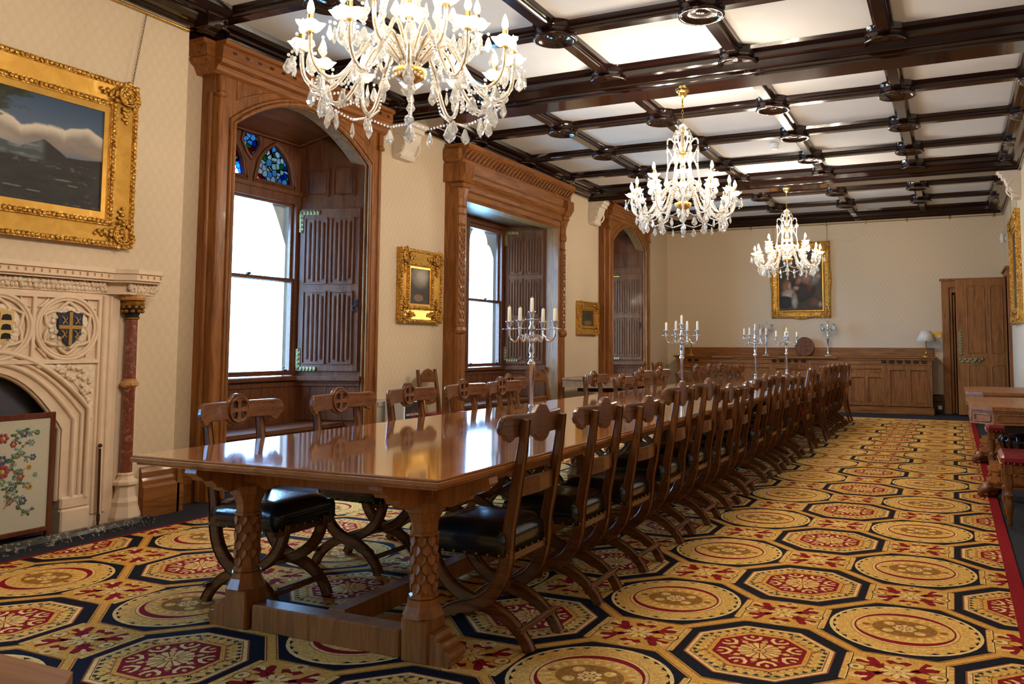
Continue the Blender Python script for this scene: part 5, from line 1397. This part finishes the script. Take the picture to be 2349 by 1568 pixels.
# ------------------------------------------------------------------ sideboard along the far wall
def sideboard():
    t = thing('sideboard', 'long panelled oak sideboard built along the far wall with a low back board', 'sideboard', (-1.5, YF, 0))
    x0, x1 = -2.44, 2.43; D = -.56
    O = oak
    MB().box(x0+.0, x1, D, -.01, -.012, .09, .01).box(x0+.01, x1-.01, D+.02, -.02, .09, .12).build('plinth', O['x'], t)
    MB().box(x0+.03, x1-.03, D+.05, -.01, .12, .90).build('carcass', O['z'], t)
    m = MB()
    m.box(x0-.06, x1+.05, D-.03, -.005, 1.015, 1.045, .008).box(x0-.02, x1+.02, D-.0, -.01, .985, 1.016).box(x0+.02, x1-.02, D+.03, -.01, .90, .986)
    for a, b_ in ((x0+.75, x0+1.2), (x0+2.1, x0+3.2)): m.box(a, b_, D-.05, D, 1.0, 1.045, .01)
    m.build('worktop', O['x'], t)
    MB().box(x0+.03, x1, -.06, -.002, 1.045, 1.21, .006).build('back_board', O['x'], t)
    m = MB()
    for a, b_ in ((x0+.1, x0+.6), (x0+1.95, x0+2.75), (x1-.9, x1-.05)):
        k = int((b_-a)/.14)
        for i in range(k): m.box(a+i*.14, a+.09+i*.14, D+.0, D+.045, .925, .975, .012)
    m.build('carved_bracket', mahog, t)
    def door(a, b_, kind, knob=None):
        mid = (a+b_)/2
        PN = [(a+.06, b_-.06, .745, .825), (a+.06, mid-.03, .20, .66), (mid+.03, b_-.06, .20, .66)] if kind == 'drawer' else [(a+.06, mid-.035, .20, .80), (mid+.035, b_-.06, .20, .80)]
        rc = lambda u0, u1, z0, z1: [(u0, z0), (u1, z0), (u1, z1), (u0, z1)]
        d = MB().prism(rc(a, b_, .14, .885), D+.012, D+.046, 'y', [rc(*p) for p in PN]).build('cupboard_door', O['z'], t)
        MB().box(a+.02, b_-.02, D+.036, D+.044, .16, .87).build('sunk_panel', O['z'], d)
        m = MB()
        for p in PN:
            u0, u1, z0, z1 = p; m.tube([(u0+.006, D+.020, z0+.006), (u1-.006, D+.020, z0+.006), (u1-.006, D+.020, z1-.006), (u0+.006, D+.020, z1-.006), (u0+.006, D+.020, z0+.006)], .008, 4)
        m.build('panel_moulding', O['x'], d)
        if knob is not None:
            MB().box(knob-.018, knob+.018, D-.002, D+.012, .50, .60, .004).sphere((knob, D-.012, .56), .014).build('latch', mahog, d)
    xs = [x0+.05, x0+.72, x0+1.30, x0+1.96, x0+2.78, x0+3.36, x0+4.05, x1-.04]
    kinds = ['tall', 'drawer', 'drawer', 'tall', 'drawer', 'drawer', 'tall']
    for i in range(7):
        kn = {1: xs[2]-.05, 2: xs[2]+.05, 4: xs[5]-.05, 5: xs[5]+.05}.get(i)
        door(xs[i]+.012, xs[i+1]-.012, kinds[i], kn)
    m = MB()
    for i in range(8): m.box(xs[i]-.014, xs[i]+.014, D+.008, D+.052, .12, .90)
    m.build('stile', O['z'], t)
sideboard()
# table lamp
def lamp(x, y, z):
    t = thing('table_lamp', 'brass table lamp with cream cone shade at the right end of the sideboard', 'lamp', (x, y, z))
    MB().lathe([(.065, 0), (.066, .01), (.05, .02), (.03, .04), (.014, .055), (.013, .08)], n=18).build('base', brass, t)
    MB().lathe([(.011, .06), (.009, .33), (.014, .335), (.006, .34), (.005, .40)], n=12).build('stem', brass, t)
    MB().lathe([(.165, .31), (.085, .50)], n=28).lathe([(.163, .312), (.083, .498)], n=28).build('shade', shade_m, t)
def open_cone(x, y, z):
    t = thing('table_lamp', 'brass table lamp with cream cone shade at the right end of the sideboard', 'lamp', (x, y, z))
    MB().lathe([(.065, 0), (.066, .01), (.05, .02), (.03, .04), (.014, .055), (.013, .08)], n=18).build('base', brass, t)
    MB().lathe([(.011, .06), (.009, .33), (.014, .335), (.006, .34), (.005, .40)], n=12).build('stem', brass, t)
    n = 28; vs = [(r*cos(2*pi*i/n), r*sin(2*pi*i/n), zz) for r, zz in ((.175, .29), (.085, .48), (.083, .48), (.173, .29)) for i in range(n)]
    MB().add(vs, [(j*n+i, j*n+(i+1) % n, ((j+1) % 4)*n+(i+1) % n, ((j+1) % 4)*n+i) for j in range(4) for i in range(n)], True).build('shade', shade_m, t)
open_cone(.81, 12.03, 1.045)
t_ = thing('candlestick', 'plain brass candlestick at the left end of the sideboard', 'candlestick', (-3.70, 12.05, 1.045))
MB().lathe([(.06, 0), (.06, .01), (.04, .02), (.014, .045), (.012, .06)], n=16).build('base', brass, t_)
MB().lathe([(.012, .05), (.009, .18), (.012, .19), (.008, .30), (.018, .31), (.018, .33), (.006, .335)], n=12).build('stem', brass, t_)
# carved round crest leaning on the back board
def crest():
    cw = wood('crest_wood', (.10, .032, .014), (.20, .070, .030), 'z')
    t = thing('carved_crest', 'round carved wooden plaque with a cross and small beasts standing on the sideboard', 'plaque', (-1.42, 12.22, 1.046))
    r = .185
    m = MB().prism([(r*cos(a), r+r*sin(a)) for a in [i*pi/18 for i in range(36)]], -.012, .012, 'y'); d = m.build('disc', cw, t)
    m = MB().tube([(r*.98*cos(a), -.012, r+r*.98*sin(a)) for a in [i*pi/18 for i in range(37)]], .007, 6)
    m.box(-.10, -.075, -.018, -.01, .06, .33).box(-.17, -.01, -.018, -.01, .22, .24).box(-.012, .0, -.02, -.01, .01, .36)
    for z in (.27, .185, .10): m.tube([(.03, -.016, z-.02), (.04, -.016, z+.02), (.07, -.016, z+.01), (.10, -.016, z+.025), (.11, -.016, z-.02)], .010, 5)
    m.build('carving', cw, d)
crest()
# thin cable drooping on the far wall
m = MB().tube([(.0+x, YF-.004, z) for x, z in ((-.93, 3.34), (-.80, 3.36), (-.66, 3.31), (-.5, 3.30), (-.34, 3.40), (-.30, 3.52), (-.20, 3.66))], .0025, 4)
tag(m.build('wall_cable', grey_pl), 'thin loose cable looping on the far wall beside the figure painting', 'cable')
# switch plate
t_ = thing('switch_plate', 'brass four-gang switch plate on the far wall between the lamp and the door', 'light switch', (1.0, YF-.001, 1.45))
MB().box(-.075, .075, -.008, 0, -.06, .06, .003).build('plate', brass, t_)
for i in range(4): MB().box(-.055+i*.03, -.04+i*.03, -.014, -.008, -.035, -.015).build('rocker', white_pl, t_)
m = MB().box(.98, 1.05, YF-.075, YF-.055, .07, .14, .004); tag(m.build('power_socket', white_pl), 'white power socket on the dark skirting beside the sideboard', 'socket')

# ------------------------------------------------------------------ far door and right wall door
d1 = sroot('door_1'); DW = oak
m = MB().box(1.09, 1.22, YF-.07, YF+.05, -.012, 2.46, .008).box(2.06, 2.17, YF-.07, YF+.05, -.012, 2.46, .008).box(1.09, 2.17, YF-.07, YF+.05, 2.33, 2.46, .008).box(1.06, 2.17, YF-.10, YF, 2.46, 2.50, .006)
m.box(1.22, 1.27, YF-.03, YF+.10, 0, 2.33, .006).box(1.22, 2.06, YF-.03, YF+.1, 2.24, 2.33, .006).tube([(1.30, YF+.01, 0), (1.30, YF+.01, 2.2)], .018, 8)
m.build('door_casing', door_oak['z'], d1)
m = MB().box(1.28, 2.08, YF+.12, YF+.16, 0, 2.24); dk = m.build('inner_door_leaf', wood('dark_door_wood', (.018, .009, .005), (.05, .022, .012), 'z'), d1)
m = MB()
for x in (1.30, 1.47, 1.60, 1.80): m.box(x, x+.045, YF+.09, YF+.12, 0, 2.2, .008)
m.box(1.3, 1.9, YF+.09, YF+.12, .82, 1.0, .004); m.build('door_moulding', MATS['dark_door_wood'], dk)
pm = plain('light_stop_plaster', (.30, .24, .17), .8)
struct(MB().box(1.0, 1.2, YF+.2, YF+1.3, -.1, 2.6).box(1.0, 2.5, YF+1.2, YF+1.4, -.1, 2.6).box(2.1, 2.5, YF+.2, YF+1.3, -.1, 2.6).box(1.0, 2.5, YF+.2, YF+1.4, 2.4, 2.6), 'wall_far_light_stop', pm)  # closed box added behind the far door to keep sky light out
struct(MB().box(XR+.25, 3.3, 11.0, 11.2, -.1, 2.7).box(XR+.25, 3.3, 12.2, 12.4, -.1, 2.7).box(3.1, 3.3, 11.0, 12.4, -.1, 2.7).box(XR+.2, 3.3, 11.0, 12.4, 2.5, 2.7), 'wall_right_light_stop', pm)  # box added behind the right doorway to stop daylight leaking in
d2 = sroot('door_2')
m = MB().box(XR-.05, XR+.02, 11.10, 11.22, -.012, 2.56, .006).box(XR-.05, XR+.02, 12.17, 12.26, -.012, 2.56, .006).box(XR-.05, XR+.02, 11.10, 12.26, 2.46, 2.56, .006).box(XR-.08, XR, 11.07, 12.29, 2.56, 2.60, .006)
m.build('door_casing', oak['z'], d2)
lf = MB().box(1.30, 2.12, 11.99, 12.035, .01, 2.46, .004).build('door_leaf', door_oak['z'], d2)
lf.location = (0.03, -.07, 0)
m = MB(); Yf = 11.99
def dpan(m, u0, u1, z0, z1):
    c = .035
    m.tube([(u0, Yf, z0), (u0, Yf, z1-c), (u0+c, Yf, z1), (u1-c, Yf, z1), (u1, Yf, z1-c), (u1, Yf, z0), (u0, Yf, z0)], .011, 5)
for u0, u1 in ((1.48, 1.77), (1.86, 2.06)): dpan(m, u0, u1, 1.12, 2.32); dpan(m, u0, u1, .22, .90)
m.build('panel_moulding', door_oak['z'], lf)
m = MB().box(1.33, 1.40, Yf-.008, Yf, 1.10, 1.50, .003)
for i in range(9): m.blob((1.365, Yf-.01, 1.10+i*.05), (.03, .006, .022))
m.build('push_plate', old_brass, lf)
m = MB().box(1.34, 1.66, Yf-.008, Yf, .945, 1.035, .003)
for i in range(9): m.blob((1.35+i*.045, Yf-.01, .99+.02*(-1)**i), (.03, .006, .03))
m.sphere((1.60, Yf-.04, .99), .026); m.build('lock_plate', old_brass, lf)
# emergency light
t_ = thing('alarm_sounder', 'round white alarm fitting on the right wall near the far corner', 'alarm', (XR, 11.9, 3.17))
MB().lathe([(.07, 0), (.072, .02), (.03, .035)], n=18).xform(Matrix.Rotation(-pi/2, 4, 'Y')).build('base', white_pl, t_)
MB().lathe([(.03, .03), (.11, .05), (.10, .08), (.02, .10)], n=18).xform(Matrix.Rotation(-pi/2, 4, 'Y')).build('dome', white_pl, t_)
t_ = thing('smoke_detector', 'small white smoke detector on a ceiling panel right of the middle chandelier', 'smoke detector', (-.66, 5.55, ZC))
t_.location = (-.80, 6.25, ZC)
MB().lathe([(.055, -.03), (.06, -.02), (.06, 0)], n=18).build('base', white_pl, t_); MB().lathe([(.03, -.075), (.045, -.07), (.048, -.03)], n=18).build('cover', white_pl, t_)

# ------------------------------------------------------------------ carved side tables
def side_table(label, loc, rz, L=1.7, W=.81, group='carved side tables', foot=0):
    PO = pale_oak if group == 'carved side tables' and rz == 0 else oak
    # local: x = depth from the room edge (0) to the wall (W), y = length centred
    t = thing('side_table', label, 'table', loc, rz, group)
    h = L/2; c = .16
    P = lambda e: [(c-e*.4, -h-e), (W, -h-e), (W, h+e), (c-e*.4, h+e), (-e, h-c+e*.4), (-e, -h+c-e*.4)]
    MB().prism(P(.0), .735, .765, 'z').prism(P(-.012), .72, .735, 'z').build('tabletop', PO['y'], t)
    m = MB().prism(P(-.02), .635, .72, 'z').prism(P(-.005), .628, .642, 'z'); ap = m.build('apron', PO['y'], t)
    m = MB()
    for (a, b_) in (((0, h-c), (0, -h+c)), ((0, -h+c), (c, -h)), ((c, -h), (W, -h)), ((0, h-c), (c, h))):
        d = Vector((b_[0]-a[0], b_[1]-a[1])); n = Vector((d.y, -d.x)).normalized()
        if n.x > 0 or (a[1] == -h and n.y > 0): n = -n
        l = d.length; d.normalize(); q = -.016
        F = lambda u, z: (a[0]+d.x*u+n.x*q, a[1]+d.y*u+n.y*q, z)
        u0, u1 = .03, l-.03
        m.tube([F(u0+.02, .650), F(u0, .662), F(u0+.012, .677), F(u0, .692), F(u0+.02, .705), F(u1-.02, .705), F(u1, .692), F(u1-.012, .677), F(u1, .662), F(u1-.02, .650), F(u0+.02, .650)], .006, 5)
    m.build('tracery_moulding', PO['y'], ap)
    # pedestal: plinth on claw feet with a carved bulb
    m = MB()
    def pl(e, z0, z1): m.prism([(.13-e, -.08-e*.5), (.20-e, -.15-e), (W-.07, -.15-e), (W-.07, .15+e), (.20-e, .15+e), (.13-e, .08+e*.5)], z0, z1, 'z')
    pl(-.02, .24, .285); pl(0, .225, .245); pl(-.012, .15, .225); pl(.012, .135, .15); pl(0, .12, .135); pl(-.02, .09, .12)
    for q in range(9): m.blob((.14+q*.06, -.142, .20), (.018, .008, .014))
    m.build('plinth', post_oak, t)
    for x in (.17, W-.12):
        m = MB()
        for q in (-1, 0, 1): m.tube([(x+.03, q*.04, .09), (x-.04, q*.055, .085), (x-.09, q*.062, .05), (x-.11, q*.062, .012)], [.042, .038, .030, .018], 7)
        m.sphere((x, 0, .066), .064, 10, 6); m.build('claw_foot', chair_oak['z'], t)
    m = MB()
    for y in (-.0,):
        m.lathe([(.07, .29), (.09, .31), (.07, .33), (.10, .37), (.145, .43), (.155, .47), (.13, .50), (.08, .52), (.07, .54), (.12, .57), (.14, .60)], (W*.52, y, 0), 16)
        for q in range(14):
            a = 2*pi*q/14; m.tube([(W*.52+r*cos(a), y+r*sin(a), z) for r, z in ((.10, .37), (.145, .42), (.158, .47), (.14, .50))], .018, 5)
    m.build('carved_baluster', mahog, t)
    for s in (-1, 1):
        m = MB().box(.25, W-.1, s*h*.62-.03, s*h*.62+.03, .55, .60); m.build('bearer', mahog, t)
    for o_ in t.children:
        if o_.name.split('.')[0] in ('plinth', 'claw_foot', 'carved_baluster'): o_.location.y = foot
    return t
side_table('carved oak side table with chamfered corners by the right wall, nearer of the two', (1.37, 3.38, 0), 0, 1.42, .74, foot=-.20)
side_table('carved oak side table with chamfered corners by the right wall, farther of the two', (1.37, 5.62, 0), 0, 1.38, .74, foot=-.28)
side_table('carved oak side table against the window wall between second and third windows', (-3.00, 7.45, 0), pi, 1.9, 1.0)
# near table corner at the bottom left
def near_table():
    t = thing('oak_table', 'pale oak table whose corner shows at the bottom left edge of the photo', 'table', (-.52, -4.205, 0))
    x, y, c = .68, .57, .05
    MB().prism([(-x, -y), (x, -y), (x, y-c), (x-c, y), (-x, y)], .722, .762, 'z').build('tabletop', pale_oak['x'], t)
    for sx in (-1, 1):
        for sy in (-1, 1): MB().lathe([(.03, 0), (.035, .05), (.025, .1), (.04, .3), (.03, .55), (.045, .6), (.045, .66)], (sx*(x-.12), sy*(y-.12), -.0), 8, False).build('leg', pale_oak['z'], t)
    MB().box(-x+.08, x-.08, -y+.08, y-.08, .64, .722).build('apron', pale_oak['x'], t)
near_table()
# display box with a poster, and a low grey panel, by the wall between windows
t_ = thing('display_box', 'white display box with black poster behind the window row chairs, by the wall', 'box', (-3.98, 2.53, 0))
MB().box(-.14, .10, -.0, .36, .0, .68, .005).build('carton', white_pl, t_)
ps = MB().box(.101, .104, .02, .355, .38, .64).build('poster', navy_card, t_)
MB().prism([(.30, .64), (.355, .55), (.355, .64)], .1045, .106, 'x').prism([(.22, .64), (.28, .64), (.355, .50), (.355, .42)], .1045, .1055, 'x').build('ribbon', orange_card, ps)
MB().prism([(.16+.05*cos(a), .52+.05*sin(a)) for a in [i*pi/8 for i in range(16)]], .1045, .1052, 'x').build('roundel', maroon_card, ps)
def text(s, size, loc, rot, mat, parent, name):
    cu = bpy.data.curves.new(name, 'FONT'); cu.body = s; cu.size = size; cu.extrude = .0005; cu.align_x = 'LEFT'; cu.materials.append(mat)
    tmp = bpy.data.objects.new(name, cu); me = bpy.data.meshes.new_from_object(tmp); bpy.data.objects.remove(tmp)
    o = bpy.data.objects.new(name, me); COL.objects.link(o); o.parent = parent; o.location = loc; o.rotation_euler = rot; return o
text('INDOOR STAMP TRAIL', .033, (.107, .03, .505), (pi/2, 0, pi/2), white_pl, ps, 'lettering')
text('NEW', .05, (.108, .245, .615), (pi/2, R(52), pi/2), navy_card, ps, 'lettering')
m = MB().box(-4.30, -4.16, 2.44, 2.66, .15, .66, .01)
m.box(-4.165, -4.150, 2.46, 2.64, .60, .64)
tag(m.build('wall_heater', grey_pl), 'low grey wall heater beside the first window surround', 'heater')
